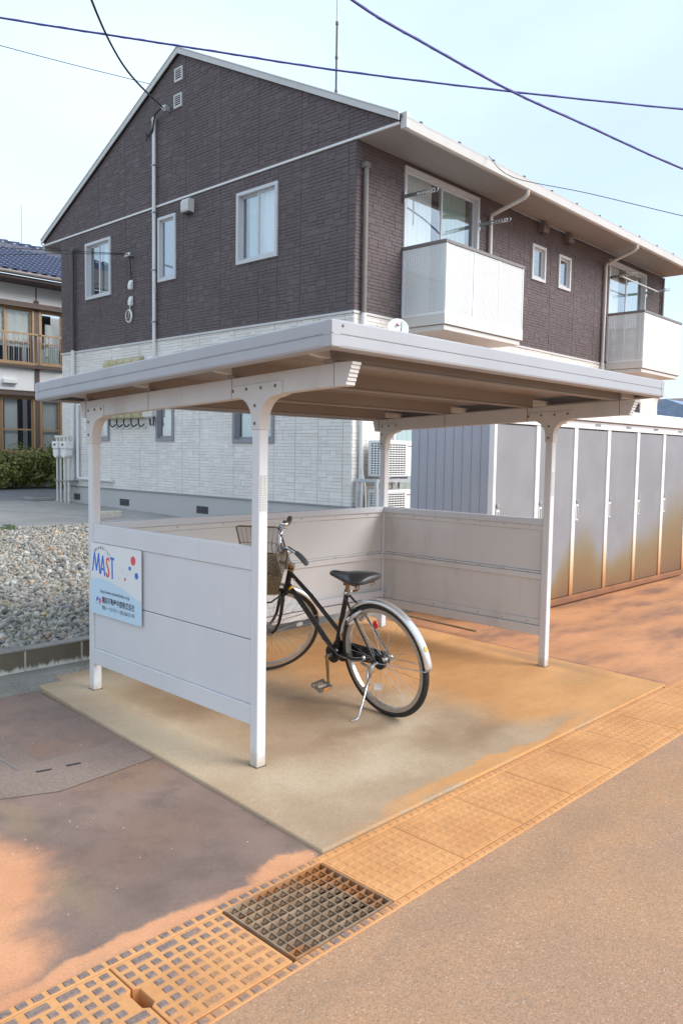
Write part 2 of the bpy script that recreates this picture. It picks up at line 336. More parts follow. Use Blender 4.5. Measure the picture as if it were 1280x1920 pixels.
def perf_mat():
    t = NT('perforated_white'); p = t.obj(); s = t.node('ShaderNodeSeparateXYZ'); t.link(p, s.inputs[0])
    u = t.math('ADD', s.outputs[0], s.outputs[1])
    k = 1/.034
    fu = t.math('SUBTRACT', t.math('FRACT', t.math('MULTIPLY', u, k)), .5); fv = t.math('SUBTRACT', t.math('FRACT', t.math('MULTIPLY', s.outputs[2], k)), .5)
    d = t.math('SQRT', t.math('ADD', t.math('MULTIPLY', fu, fu), t.math('MULTIPLY', fv, fv)))
    t.color((.74, .75, .75)); t.rough(.4)
    t.link(t.ramp(d, .28, .32, 0, 1), t.b.inputs['Alpha']); M['perforated'] = t.m
perf_mat()
def mesh_lines_mat():
    t = NT('label_print'); p = t.obj(); s = t.node('ShaderNodeSeparateXYZ'); t.link(p, s.inputs[0])
    row = t.math('FRACT', t.math('MULTIPLY', s.outputs[2], 90.)); n = t.noise(t.scaled(p, (1, 1, .02)), 240, 2)
    f = t.math('MULTIPLY', t.math('GREATER_THAN', row, .55), t.math('GREATER_THAN', n, .47))
    t.color(t.mix(t.math('MULTIPLY', f, .6), (.58, .58, .58), (.22, .22, .24))); t.rough(.5); M['label_print'] = t.m
mesh_lines_mat()

# ------------------------------------------------------------------ mesh helpers
COL = scene.collection
def offset_of(parent):
    while parent is not None and parent.parent is not None: parent = parent.parent
    if parent is None or parent.get('_local'): return V((0, 0, 0))
    return parent.location
def tag(o, label=None, cat=None, group=None, kind=None):
    for k, v in (('label', label), ('category', cat), ('group', group), ('kind', kind)):
        if v: o[k] = v
    return o
LOCALS = []
def thing(name, loc, label, cat, group=None, rotz=0, local=False):
    o = bpy.data.objects.new(name, None); COL.objects.link(o); o.location = loc; o.rotation_euler = (0, 0, rotz); o.empty_display_size = .1
    if local: o['_local'] = 1; LOCALS.append(o)
    return tag(o, label, cat, group)
def link_mesh(name, me, parent=None):
    o = bpy.data.objects.new(name, me); COL.objects.link(o)
    if parent is not None: o.parent = parent
    return o
ident = lambda a, b, c: (a, b, c)
class MB:
    def __init__(s): s.v = []; s.f = []
    def add(s, vs, fs):
        k = len(s.v); s.v += [tuple(x) for x in vs]; s.f += [tuple(i+k for i in f) for f in fs]; return s
    def box(s, x0, x1, y0, y1, z0, z1, fn=ident):
        vs = [fn(x, y, z) for z in (z0, z1) for y in (y0, y1) for x in (x0, x1)]
        return s.add(vs, [(0, 2, 3, 1), (4, 5, 7, 6), (0, 1, 5, 4), (2, 6, 7, 3), (0, 4, 6, 2), (1, 3, 7, 5)])
    def bar(s, a, b, w, h, up=V((0, 0, 1))):
        a, b = V(a), V(b); d = (b-a).normalized(); sd = d.cross(up).normalized(); u = sd.cross(d)
        vs = [p+sd*(w/2*i)+u*(h/2*j) for p in (a, b) for i, j in ((-1, -1), (1, -1), (1, 1), (-1, 1))]
        return s.add(vs, [(0, 3, 2, 1), (4, 5, 6, 7), (0, 1, 5, 4), (1, 2, 6, 5), (2, 3, 7, 6), (3, 0, 4, 7)])
    def tube(s, pts, r, n=8, closed=False, squash=None):
        pts = [V(p) for p in pts]; m = len(pts); rs = r if isinstance(r, (list, tuple)) else [r]*m
        prev = None; k = len(s.v)
        for i, p in enumerate(pts):
            if closed: t = (pts[(i+1) % m]-pts[i-1]).normalized()
            else: t = (pts[min(i+1, m-1)]-pts[max(i-1, 0)]).normalized()
            if prev is None:
                a = V((0, 0, 1)) if abs(t.z) < .9 else V((1, 0, 0)); nrm = t.cross(a).normalized()
            else: nrm = (prev-t*prev.dot(t)).normalized()
            prev = nrm; bn = t.cross(nrm)
            for j in range(n):
                a = 2*math.pi*j/n; s.v.append(tuple(p+(nrm*math.cos(a)+bn*math.sin(a))*rs[i]))
        for i in range(m if closed else m-1):
            for j in range(n):
                a, b = k+i*n+j, k+i*n+(j+1) % n; i2 = (i+1) % m
                s.f.append((a, b, k+i2*n+(j+1) % n, k+i2*n+j))
        if not closed:
            s.f.append(tuple(k+j for j in reversed(range(n)))); s.f.append(tuple(k+(m-1)*n+j for j in range(n)))
        return s
    def prism(s, poly, fn, d0, d1):
        n = len(poly); vs = [fn(u, v, d0) for u, v in poly]+[fn(u, v, d1) for u, v in poly]
        return s.add(vs, [tuple(reversed(range(n))), tuple(range(n, 2*n))]+[(i, (i+1) % n, n+(i+1) % n, n+i) for i in range(n)])
    def frustum(s, poly, fn, d0, d1, inset):
        n = len(poly); cx = sum(p[0] for p in poly)/n; cy = sum(p[1] for p in poly)/n
        def ins(p):
            dx, dy = p[0]-cx, p[1]-cy; l = math.hypot(dx, dy) or 1
            return (p[0]-math.copysign(min(inset, abs(dx)*.5), dx), p[1]-math.copysign(min(inset, abs(dy)*.5), dy))
        top = [ins(p) for p in poly]
        vs = [fn(u, v, d0) for u, v in poly]+[fn(u, v, d1) for u, v in top]
        return s.add(vs, [tuple(range(n, 2*n))]+[(i, (i+1) % n, n+(i+1) % n, n+i) for i in range(n)])
    def ell(s, c, rx, ry, rz, nu=12, nv=8, ax=None):
        c = V(c); A3 = ax or (V((1, 0, 0)), V((0, 1, 0)), V((0, 0, 1))); k = len(s.v)
        for i in range(nv+1):
            th = math.pi*i/nv
            for j in range(nu):
                ph = 2*math.pi*j/nu
                s.v.append(tuple(c+A3[0]*(rx*math.sin(th)*math.cos(ph))+A3[1]*(ry*math.sin(th)*math.sin(ph))+A3[2]*(rz*math.cos(th))))
        for i in range(nv):
            for j in range(nu): s.f.append((k+i*nu+j, k+(i+1)*nu+j, k+(i+1)*nu+(j+1) % nu, k+i*nu+(j+1) % nu))
        return s
    def cyl(s, a, b, r, n=12, r1=None): return s.tube([a, b], [r, r if r1 is None else r1], n)
    def mesh(s, name, mat, off=V((0, 0, 0)), smooth=False, recalc=True):
        me = bpy.data.meshes.new(name)
        me.from_pydata([(x-off.x, y-off.y, z-off.z) for x, y, z in s.v], [], s.f)
        if recalc:
            bm = bmesh.new(); bm.from_mesh(me); bmesh.ops.recalc_face_normals(bm, faces=bm.faces); bm.to_mesh(me); bm.free()
        if mat: me.materials.append(M[mat] if isinstance(mat, str) else mat)
        if smooth:
            for p in me.polygons: p.use_smooth = True
        me.update(); return me
    def build(s, name, mat, parent=None, smooth=False, bevel=0, label=None, recalc=True, auto=None):
        o = link_mesh(name, s.mesh(name, mat, offset_of(parent), smooth, recalc), parent)
        if bevel:
            b = o.modifiers.new('bevel', 'BEVEL'); b.width = bevel; b.segments = 2; b.limit_method = 'ANGLE'; b.angle_limit = R(40)
        if smooth and auto:
            o.data.set_sharp_from_angle(angle=R(auto))
        if label: o['label'] = label
        return o
def structure(name, mb, mat, **k):
    o = mb.build(name, mat, **k); o['kind'] = 'structure'; return o
def arc(cx, cy, r, a0, a1, n): return [(cx+r*math.cos(R(a0+(a1-a0)*i/n)), cy+r*math.sin(R(a0+(a1-a0)*i/n))) for i in range(n+1)]
def gz(y): return .02*y

# ------------------------------------------------------------------ ground
def sheet(name, pts, mat, sub=0):
    mb = MB(); mb.add(pts, [tuple(range(len(pts)))]); return structure(name, mb, mat, recalc=False)
sheet('ground', [(-700, -700, -.14), (900, -700, -.14), (900, 900, -.14), (-700, 900, -.14)], 'dirt')
sheet('road', [(-40, -14, -.03), (70, -14, -.03), (70, -1.19, -.024), (-40, -1.19, -.024)], 'road')
sheet('drive', [(-22, -.77, -.030), (-.24, -.77, -.030), (-.24, 2.2, .024), (-22, 2.2, .024)], 'drive')
pad = MB()
pp = [(-.298, -.752), (2.93, -.752), (2.90, 2.0), (-.20, 2.0), (-.205, 1.83)]
pad.add([(x, y, gz(y)) for x, y in pp]+[(x-(.012 if x < 0 else 0), y-.006, gz(y)-.09) for x, y in pp], [(0, 1, 2, 3, 4)]+[(i, i+5, (i+1) % 5+5, (i+1) % 5) for i in range(5)])
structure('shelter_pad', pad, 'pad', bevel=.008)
sheet('forecourt', [(2.88, -.77, gz(-.77)-.006), (45, -.77, gz(-.77)-.006), (45, 60, gz(3)), (2.88, 60, gz(3))], 'forecourt')
sheet('forecourt_seam', [(2.93, -.75, -.010), (2.938, -.75, -.010), (2.908, 2., .044), (2.90, 2., .044)], 'wood_brown')
# kerb foot and terrace
kf = MB(); prof = [(1.80, .0), (1.84, .035), (2.0, .062), (2.108, .068), (2.108, -.1), (1.8, -.1)]
kf.prism(prof, lambda u, v, d: (d, u, v), -9, -.06); structure('kerb_foot', kf, 'kerb_concrete')
kf = MB(); kf.prism([(1.96, .03), (2.0, .062), (2.108, .068), (2.108, -.1), (1.96, -.1)], lambda u, v, d: (d, u, v), -.058, 3.6); structure('kerb_foot', kf, 'kerb_concrete')
sheet('terrace', [(-22, 2.2, .17), (6.3, 2.2, .17), (6.3, 9.17, .262), (-22, 9.17, .262)], 'gravel_bed')
ue = MB(); ue.box(3.6, 6.4, 2.16, 2.2, -.1, .16); structure('terrace_edge', ue, 'kerb_concrete')
ue = MB(); ue.box(-22, 6.3, 9.15, 9.24, .0, .285); structure('drive_edge', ue, 'upper_concrete', bevel=.005)
sheet('upper_drive', [(-22, 9.2, .279), (7, 9.2, .279), (7.5, 14.2, .36), (-22, 14.0, .36)], 'upper_concrete')
sheet('back_road', [(-30, 13.9, .355), (40, 14.1, .355), (40, 18.6, .43), (-30, 18.6, .43)], 'back_asphalt')
sheet('neighbour_yard', [(-60, 18.3, .427), (80, 18.3, .427), (80, 80, .5), (-60, 80, .5)], 'dirt')
# kerb of concrete blocks
kb = thing('block_kerb', (-.2, 2.15, .06), 'low kerb of dark concrete blocks holding back the gravel beside the shelter', 'kerb')
bm_ = MB(); bm_.box(-.190, .190, -.045, .045, -.06, .138); blk = bm_.mesh('kerb_block', 'block')
x = -.175+.195
for i in range(-16, 10):
    o = link_mesh('kerb_block', blk, kb); o.location = (x+i*.39+.2, rnd.uniform(-.002, .002), 0)
    b = o.modifiers.new('bevel', 'BEVEL'); b.width = .004; b.segments = 1
    mt = MB(); 
    jx = x+i*.39+.195; mt.box(jx-.0065, jx+.0065, 2.1065, 2.19, .0, .196); mt.build('mortar_joint', 'mortar', kb)
cp = MB(); cp.box(-6.6, 3.6, 2.104, 2.198, .1985, .212); cp.build('coping', 'kerb_concrete', kb, bevel=.004)

# pebbles (one mass)
def pebbles():
    rng = np.random.default_rng(3)
    def ico(sub):
        bm = bmesh.new(); bmesh.ops.create_icosphere(bm, subdivisions=sub, radius=1)
        v = np.array([w.co[:] for w in bm.verts]); f = np.array([[w.index for w in q.verts] for q in bm.faces]); bm.free(); return v, f
    allv, allf = [], []; base = 0
    for sub, y0, y1, sp in ((2, 2.2, 4.5, .0225), (1, 4.5, 9.12, .030)):
        iv, jf = ico(sub); ys = np.arange(y0, y1, sp); pts = []
        for yy in ys:
            xa = -1.15+(yy-2.2)*.45; xb = min(1.0+(yy-2.2)*.6, 6.1)
            xs = np.arange(xa, xb, sp); pts.append(np.stack([xs, np.full_like(xs, yy)], 1))
        pts = np.concatenate(pts); n = len(pts)
        pts = pts+rng.normal(0, sp*.3, pts.shape)
        size = np.clip(rng.lognormal(math.log(.0115), .40, n), .0055, .034)
        if sub == 1: size *= 1.15
        pts[:, 1] = np.maximum(pts[:, 1], 2.2+size)
        q = rng.normal(size=(n, 4)); q /= np.linalg.norm(q, axis=1)[:, None]
        w, x_, y_, z_ = q.T
        Rm = np.stack([np.stack([1-2*(y_*y_+z_*z_), 2*(x_*y_-w*z_), 2*(x_*z_+w*y_)], 1), np.stack([2*(x_*y_+w*z_), 1-2*(x_*x_+z_*z_), 2*(y_*z_-w*x_)], 1), np.stack([2*(x_*z_-w*y_), 2*(y_*z_+w*x_), 1-2*(x_*x_+y_*y_)], 1)], 1)
        sc = np.stack([size*rng.uniform(1., 1.45, n), size*rng.uniform(.8, 1.1, n), size*rng.uniform(.55, .8, n)], 1)
        # lumpy unit stones: a few variants
        var = [iv*(1+rng.normal(0, .07, (len(iv), 1))) for _ in range(8)]
        vi = rng.integers(0, 8, n); local = np.stack(var)[vi]*sc[:, None, :]
        Vv = np.einsum('nij,nkj->nki', Rm, local)
        z = .17+(pts[:, 1]-2.2)*(.092/6.97)+size*rng.uniform(.4, 1.3, n)
        Vv += np.stack([pts[:, 0], pts[:, 1], z], 1)[:, None, :]
        allv.append(Vv.reshape(-1, 3)); k = len(iv)
        allf.append((jf[None]+(np.arange(n)*k)[:, None, None]).reshape(-1, 3)+base); base += n*k
    vv = np.concatenate(allv).astype(np.float32); ff = np.concatenate(allf).astype(np.int32)
    me = bpy.data.meshes.new('gravel'); me.vertices.add(len(vv)); me.vertices.foreach_set('co', vv.ravel())
    me.loops.add(ff.size); me.loops.foreach_set('vertex_index', ff.ravel()); me.polygons.add(len(ff))
    me.polygons.foreach_set('loop_start', np.arange(0, ff.size, 3, dtype=np.int32))
    me.polygons.foreach_set('use_smooth', np.ones(len(ff), dtype=bool)); me.update(); me.validate()
    me.materials.append(M['pebble']); o = link_mesh('gravel', me); tag(o, 'rounded grey river pebbles filling the bed behind the block kerb', 'gravel', kind='stuff')
pebbles()

# ------------------------------------------------------------------ street gutter: channel, lids, grating
GT = -.017
ch = MB()
ch.box(-9, 20, -1.24, -1.196, -.55, -.03); ch.box(-9, 20, -.80+.0, -.772, -.55, GT-.03); 
structure('gutter_channel', ch, 'wet_mud'); fl_ = MB(); fl_.box(-9, 20, -1.196, -.80, -.55, -.24); structure('gutter_floor', fl_, 'wet_mud')
for nm, ya, yb in (('gutter_frame', -.802, -.764), ('gutter_frame', -1.196, -1.161)):
    fr = MB(); fr.box(-9, 20, ya, yb, -.2, GT-.004); structure(nm, fr, 'silt', bevel=.003)
def stud_mesh(w, h, z):
    mb = MB(); mb.frustum([(-w/2, -h/2), (w/2, -h/2), (w/2, h/2), (-w/2, h/2)], ident, 0, z, .003); return mb.mesh('stud', 'stud', recalc=False)
SILT_STUD = None
ST = {k: stud_mesh(*k) for k in ((.029, .027, .0055), (.066, .030, .0055), (.033, .026, .006), (.029, .027, .004), (.066, .03, .004))}
SILT_STUD = ST[(.033, .026, .006)].copy(); SILT_STUD.materials.clear(); SILT_STUD.materials.append(M['silt'])
# border studs: near ones are pieces, far ones one mass
frames = [o for o in bpy.data.objects if o.name.startswith('gutter_frame')]
for fo, yc in zip(sorted(frames, key=lambda o: o.name), (-.783, -1.178)):
    far = MB()
    for i in range(-60, 330):
        xx = -.815+(i+.5)*.0455
        if -1.75 < xx < .9:
            o = link_mesh('stud', SILT_STUD if xx > -.36 else ST[(.033, .026, .006)], fo); o.location = (xx, yc+rnd.uniform(-.001, .001), GT-(.0078 if xx > -.36 else .0065))
        elif xx > .9: far.frustum([(xx-.016, yc-.013), (xx+.016, yc-.013), (xx+.016, yc+.013), (xx-.016, yc+.013)], ident, GT-.006, GT-.0028, .003)
    o = far.build('studs', 'silt', fo, recalc=False); o['kind'] = 'stuff'
LID_Y0, LID_Y1 = -1.157, -.806
LIDS = {-2.045: 'silted gutter cover with raised studs near the left picture edge, third left of the grating', -1.635: 'gutter cover with dark square studs at the bottom left, second left of the grating', -1.225: 'orange silted gutter cover with square studs directly left of the steel grating'}
def lid(x0, x1, label, near, idx):
    t = thing('gutter_cover', ((x0+x1)/2, -.98, GT), label, 'gutter cover', 'precast covers over the street gutter')
    g = .0025 if near else .0012; ny = -.98
    poly = [(x0+g, LID_Y0), (x1-g, LID_Y0), (x1-g, ny-.05), (x1-.019, ny-.038), (x1-.019, ny+.038), (x1-g, ny+.05), (x1-g, LID_Y1), (x0+g, LID_Y1), (x0+g, ny+.05), (x0+.019, ny+.038), (x0+.019, ny-.038), (x0+g, ny-.05)]
    if x1 > -1.0 or x1 < -1.4: poly = [q for q in poly if not (q[0] > x1-.03 and abs(q[1]-ny) < .06)]
    if x0 > -1.0 or x0 < -1.4: poly = [q for q in poly if not (q[0] < x0+.03 and abs(q[1]-ny) < .06)]
    sl = MB(); sl.prism(poly, lambda u, v, d: (u, v, d), GT-.07, GT-.003-rnd.uniform(0, .001)); sl.build('slab', 'silt', t, bevel=.003)
    far = MB(); nx = 9; px = (x1-x0-.012)/nx; py = (LID_Y1-LID_Y0-.01)/8
    for r in range(8):
        c = 0
        while c < nx:
            wide = (r in (7,) and c in (1, 3, 5)) or (r == 0 and c in (2, 5)) or (r == 2 and c == 7)
            span = 2 if wide and c+1 < nx else 1
            xc = x0+.006+(c+span/2)*px; yc = LID_Y0+.005+(r+.5)*py; c += span
            if abs(yc-ny) < .058 and ((xc < x0+.04 and x0 == -1.225) or (xc > x1-.04 and x0 == -1.635)): continue
            if near:
                o = link_mesh('stud', ST[((.066 if span == 2 else .029), (.03 if span == 2 else .027), .0055)], t); o.location = (xc-t.location.x, yc-t.location.y, -.0058)
                o.rotation_euler.z = rnd.uniform(-.02, .02)
            else:
                w, hh_ = (.033 if span == 2 else .0155), .0145
                far.frustum([(xc-w, yc-hh_), (xc+w, yc-hh_), (xc+w, yc+hh_), (xc-w, yc+hh_)], ident, GT-.005, GT-.0022, .002)
    if not near:
        o = far.build('studs', 'silt', t, recalc=False); o['kind'] = 'stuff'
for x0, lb in LIDS.items(): lid(x0, x0+.41, lb, True, 1)
words = ['first', 'second', 'third', 'fourth', 'fifth', 'sixth', 'seventh', 'eighth', 'ninth', 'tenth', 'eleventh', 'twelfth', 'thirteenth', 'fourteenth', 'fifteenth', 'sixteenth']
for i in range(12): lid(-.355+.41*i, -.355+.41*(i+1), 'rust coloured gutter cover, %s to the right of the steel grating' % words[i], False, i)
grate = thing('drain_grating', (-.585, -.98, GT), 'rusty steel bar grating over the open gutter at the pad corner', 'grating')
t = NT('grate_steel'); p = t.pos(); n = t.noise(p, 14, 5, .6); b_ = t.mix(t.ramp(n, .35, .7), (.25, .165, .105), (.37, .26, .17))
ru = t.blobs([(-.42, -.83, .14, .16, 1.), (-.40, -1.0, .05, .25, .9), (-.77, -1.15, .06, .06, .9), (-.58, -.82, .2, .04, .8)], .08, 8, .2)
b_ = t.mix(ru, b_, (.36, .15, .05)); t.color(b_); t.rough(.7); t.bump(t.noise(p, 200, 4), .4, .002); M['grate_steel'] = t.m
gx0, gx1, gy0, gy1 = -.806, -.362, -1.158, -.806
mb = MB()
for a in ((gx0, gx1, gy0, gy0+.006), (gx0, gx1, gy1-.006, gy1), (gx0, gx0+.006, gy0+.006, gy1-.006), (gx1-.006, gx1, gy0+.006, gy1-.006)): mb.box(*a, GT-.04, GT-.001)
mb.build('frame', 'grate_steel', grate)
for i in range(1, 9):
    mb = MB(); yy = gy0+(gy1-gy0)*i/9; mb.box(gx0+.006, gx1-.006, yy-.0016, yy+.0016, GT-.024, GT-.003); mb.build('bearing_bar', 'grate_steel', grate)
for i in range(1, 12):
    mb = MB(); xx = gx0+(gx1-gx0)*i/12; mb.bar((xx, gy0+.006, GT-.0075), (xx, gy1-.006, GT-.0075), .0034, .008); mb.build('cross_bar', 'grate_steel', grate)
# old concrete strip with slots in the drive
st = MB(); zt = lambda x, y: -.015+.0195*(y+.0)-.004
def ss(poly, nm, mat, dz): 
    m_ = MB(); m_.add([(x, y, -.030+(y+.77)*.0182+dz) for x, y in poly], [tuple(range(len(poly)))]); return structure(nm, m_, mat, recalc=False)
ss([(-1.9, .52), (-.99, .50), (-.78, .41), (-.27, .455), (-.262, .76), (-.70, .77), (-.72, 1.35), (-1.02, 1.36), (-1.0, .82), (-1.9, .80)], 'concrete_strip', 'strip_concrete', .003)
for (xa, ya, xb, yb) in ((-.765, .668, -.70, .652), (-.63, .642, -.565, .629)):
    mb = MB(); mb.bar((xa, ya, -.0005), (xb, yb, -.001), .012, .006); o = mb.build('drain_slot', 'cable_black'); 
    tag(o, 'short dark slot cover in the concrete strip, %s one' % ('left' if xa < -.7 else 'right'), 'slot cover', 'slot covers in the concrete strip')
mb = MB(); mb.bar((-.83, 1.2, .004), (-.815, .74, .0), .016, .006); tag(mb.build('joint_filler', 'pipe_brown'), 'brown joint strip lying in the concrete strip left of the pad', 'joint strip')

# ------------------------------------------------------------------ bicycle shelter
W, L, P = 2.6458, 1.548, .0546
sh = thing('bicycle_shelter', (0, 0, 0), 'grey metal bicycle shelter with flat roof, four posts and low side panels', 'shelter')
zb = lambda y: 1.756-.0425*y
ztop = lambda y: 1.8535-.0422*y
def post_mat():
    t = NT('shelter_post_paint'); p = t.pos(); o = t.obj(); sx = t.node('ShaderNodeSeparateXYZ'); t.link(p, sx.inputs[0])
    base = t.mix(t.ramp(t.noise(o, 3, 5), .3, .7), (.65, .655, .675), (.68, .685, .70))
    zz = t.math('ADD', sx.outputs[2], t.math('MULTIPLY', t.math('SUBTRACT', t.noise(p, 22, 6, .7), .5), .16))
    base = t.mix(t.ramp(zz, .0, .10, .65, 0), base, (.40, .30, .19))
    st = t.noise(t.scaled(p, (60, 60, 1.2)), 1., 4, .6); base = t.mix(t.ramp(st, .58, .8, 0, .22), base, (.36, .33, .29))
    base = t.mix(t.ramp(t.noise(p, 130, 3, .6), .70, .76, 0, .5), base, (.25, .2, .16))
    t.color(base); t.rough(t.ramp(t.noise(o, 8, 4), .3, .7, .32, .5)); return t.m
M['shelter_post_paint'] = post_mat()
def post(x, y, top):
    mb = MB(); mb.box(x-.005, x+P+.005, y-.005, y+P+.005, gz(y)-.02, gz(y)+.0035); mb.build('base_gap_shade', 'wood_brown', sh, bevel=.002)  # dark ring added as contact shade over the dirty gap at the post foot
    mb = MB(); mb.box(x, x+P, y, y+P, gz(y)-.03, top); return mb.build('post', 'shelter_post_paint', sh, bevel=.006)
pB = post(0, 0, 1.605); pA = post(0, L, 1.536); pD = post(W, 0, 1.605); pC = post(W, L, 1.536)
for po, x in ((pB, 0), (pD, W)):
    lb = MB(); lb.box(x+.006, x+.046, -.0012, -.0003, 1.222, 1.39); lb.build('sticker', 'label_print', po)
def bracket(x, y, both, joint):
    c = y+P/2; s0, s1 = y-.004, y+P+.004; r_ = .105
    top0, top1 = ztop(y)-.036, None
    if both:
        poly = [(s0, joint)]+[(s0, joint+.03)]+arc(s0-r_, joint+.045, r_, 0, 90, 8)+[(-.154, zb(-.154)), (-.154, ztop(-.154)-.04), (.203, ztop(.203)-.04), (.203, zb(.203))]+arc(s1+r_, joint+.045, r_, 90, 180, 8)+[(s1, joint+.03), (s1, joint)]
    else:
        poly = [(s0, joint)]+[(s0, joint+.03)]+arc(s0-r_, joint+.045, r_, 0, 90, 8)+[(1.409, zb(1.409)), (1.409, ztop(1.409)-.04), (s1, ztop(s1)-.04), (s1, joint)]
    mb = MB(); mb.prism(poly, lambda u, v, d: (d, u, v), x-.004, x+P+.004)
    br = mb.build('bracket', 'shelter_beam_paint', sh, bevel=.003)
    bolts = [(.194, 1.783), (.094, 1.789), (-.01, 1.791), (-.11, 1.796), (.032, 1.711), (.032, 1.63)] if both else [(1.585, 1.728), (1.51, 1.732), (1.435, 1.735), (1.585, 1.66), (1.585, 1.585)]
    for by, bz in bolts:
        mb = MB(); mb.ell((x-.004, by, bz), .005, .0085, .0085, 10, 6); mb.build('bolt', 'bolt_steel', br, smooth=True)
for x, nm in ((0, 'l'), (W, 'r')):
    bracket(x, 0, True, 1.60); bracket(x, L, False, 1.531)
    segs = [-.475, .211, .942, 1.625]
    for i in range(3):
        y0, y1 = segs[i]+.003, segs[i+1]-.003; mb = MB()
        mb.prism([(y0, zb(y0)), (y1, zb(y1)), (y1, ztop(y1)), (y0, ztop(y0))], lambda u, v, d: (d, u, v), x+.002, x+P-.002); mb.build('side_beam', 'shelter_beam_paint', sh, bevel=.003)
    mb = MB()
    for yy in segs: mb.box(x+.005, x+P-.005, yy-.003, yy+.003, zb(yy)+.002, ztop(yy)-.002)
    mb.build('beam_joint', 'rusty_steel', sh)
    # fluted end caps
    for y0, sgn in ((-.478, -1), (1.628, 1)):
        steps = 6; poly = [(y0, zb(y0)), (y0, ztop(y0))]; hgt = ztop(y0)-zb(y0)
        for k in range(steps):
            e = .100-.011*(steps-1-k)*.35 if sgn < 0 else .06
            e = .102-.0065*k
            zt_, zbt = ztop(y0)-hgt*k/steps, ztop(y0)-hgt*(k+1)/steps
            e2 = e if sgn < 0 else e*.62
            poly += [(y0+sgn*e2, zt_-.001), (y0+sgn*e2, zbt+.004), (y0+sgn*(e2-.007), zbt+.0025), (y0+sgn*(e2-.007), zbt)]
        mb = MB(); mb.prism(poly, lambda u, v, d: (d, u, v), x+.001, x+P-.001); mb.build('end_cap', 'shelter_beam_paint', sh, label='fluted end cap of the roof beam')
# purlins
PY = (-.44, .22, .942, 1.62)
for yy in PY:
    z0 = ztop(yy)+.001
    poly = [(yy-.022, z0), (yy+.022, z0), (yy+.022, z0+.088), (yy-.022, z0+.088), (yy-.022, z0+.014), (yy-.026, z0+.012), (yy-.026, z0+.003)]
    mb = MB(); mb.prism(poly, lambda u, v, d: (d, u, v), -.0, W+P); mb.build('purlin', 'deck_paint', sh, bevel=.002)
    for x, sg in ((0, -1), (W+P, 1)):
        ex = .165 if sg < 0 else .30
        pts = [(x, z0+.062), (x, z0+.018)]+[(x+sg*ex*f, z0+.018+.022*f*f-.0*f) for f in (.25, .5, .75, 1.)]+[(x+sg*ex, z0+.062)]
        mb = MB(); mb.prism(pts, lambda u, v, d: (u, d, v), yy-.016, yy+.016); mb.build('roof_arm', 'shelter_beam_paint', sh, bevel=.003)
# roof: deck boards, fascia, corner caps
RX0, RX1, RY0, RY1 = -.1768, 2.956, -.6374, 1.9128
rsl = lambda y: -.0472*(y-RY0)
roof = MB()
prof = [(.012, .108), (.004, .1075), (.0, .102), (0, .057), (.004, .054), (.004, .050), (0, .047), (0, .012), (.003, .004), (.012, 0), (.045, -.001), (.05, .002), (.05, .012)]
def ring(o, dz): return [(RX0+o, RY0+o), (RX1-o, RY0+o), (RX1-o, RY1-o), (RX0+o, RY1-o)]
roof_root = MB(); roof_root.add([(x, y, 1.9065+rsl(y)+.103) for x, y in ring(.012, 0)]+[(x, y, 1.9065+rsl(y)+.1) for x, y in ring(.012, 0)], [(0, 1, 2, 3), (7, 6, 5, 4)])
rt = roof_root.build('roof', 'shelter_roof_paint', sh, recalc=False)
for sd in range(4):
    mb = MB(); vs = []
    for o, dz in prof:
        c = ring(o, dz); a, b2 = c[sd], c[(sd+1) % 4]
        vs += [(a[0], a[1], 1.9065+rsl(a[1])+dz), (b2[0], b2[1], 1.9065+rsl(b2[1])+dz)]
    mb.add(vs, [(2*i, 2*i+1, 2*i+3, 2*i+2) for i in range(len(prof)-1)])
    o = mb.build('fascia', 'shelter_roof_paint', rt, recalc=True)
    so = o.modifiers.new('solid', 'SOLIDIFY'); so.thickness = .002; so.offset = 0
for (cx, cy) in ((RX0, RY0), (RX1, RY0), (RX1, RY1), (RX0, RY1)):
    sx, sy = (1 if cx == RX0 else -1), (1 if cy == RY0 else -1)
    for z0, z1, g in ((.0495, .1045, .0022), (.006, .0485, .0024)):
        mb = MB(); w_ = .045
        pl = [(cx-sx*g, cy+sy*w_)]+[(cx-sx*g+sx*.016*(1-math.cos(R(a))), cy-sy*g+sy*.016*(1-math.sin(R(a)))) for a in (0, 22, 45, 68, 90)]+[(cx+sx*w_, cy-sy*g), (cx+sx*w_, cy+sy*.006), (cx+sx*.006, cy+sy*.006), (cx+sx*.006, cy+sy*w_)]
        mb.prism(pl, lambda u, v, d: (u, v, 1.9065+rsl(v)+d), z0, z1); mb.build('corner_cap', 'shelter_roof_paint', rt)
for (x, y) in ((RX0+.06, RY0-.001),): 
    mb = MB(); mb.ell((x, y, 1.9065+.088), .007, .004, .007, 10, 6); mb.build('rivet', 'bolt_steel', rt, smooth=True)
nb = 9; yy0, yy1 = RY0+.055, RY1-.055
for i in range(nb):
    a = yy0+(yy1-yy0)*i/nb+.003; b2 = yy0+(yy1-yy0)*(i+1)/nb-.003
    mb = MB(); zz = lambda y: 1.9065+rsl(y)+.062
    poly = [(a, zz(a)), (a+.02, zz(a)+.0), (b2, zz(b2)), (b2, zz(b2)+.02), (a, zz(a)+.02)]
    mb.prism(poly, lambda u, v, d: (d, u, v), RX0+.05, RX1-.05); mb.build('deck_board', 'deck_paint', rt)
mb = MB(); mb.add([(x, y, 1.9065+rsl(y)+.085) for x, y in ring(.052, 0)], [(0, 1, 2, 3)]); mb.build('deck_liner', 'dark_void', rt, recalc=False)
mb = MB(); mb.box(2.55, 2.66, -.5885, -.5865, 1.915, 1.937); mb.build('maker_plate', 'label_print', rt)
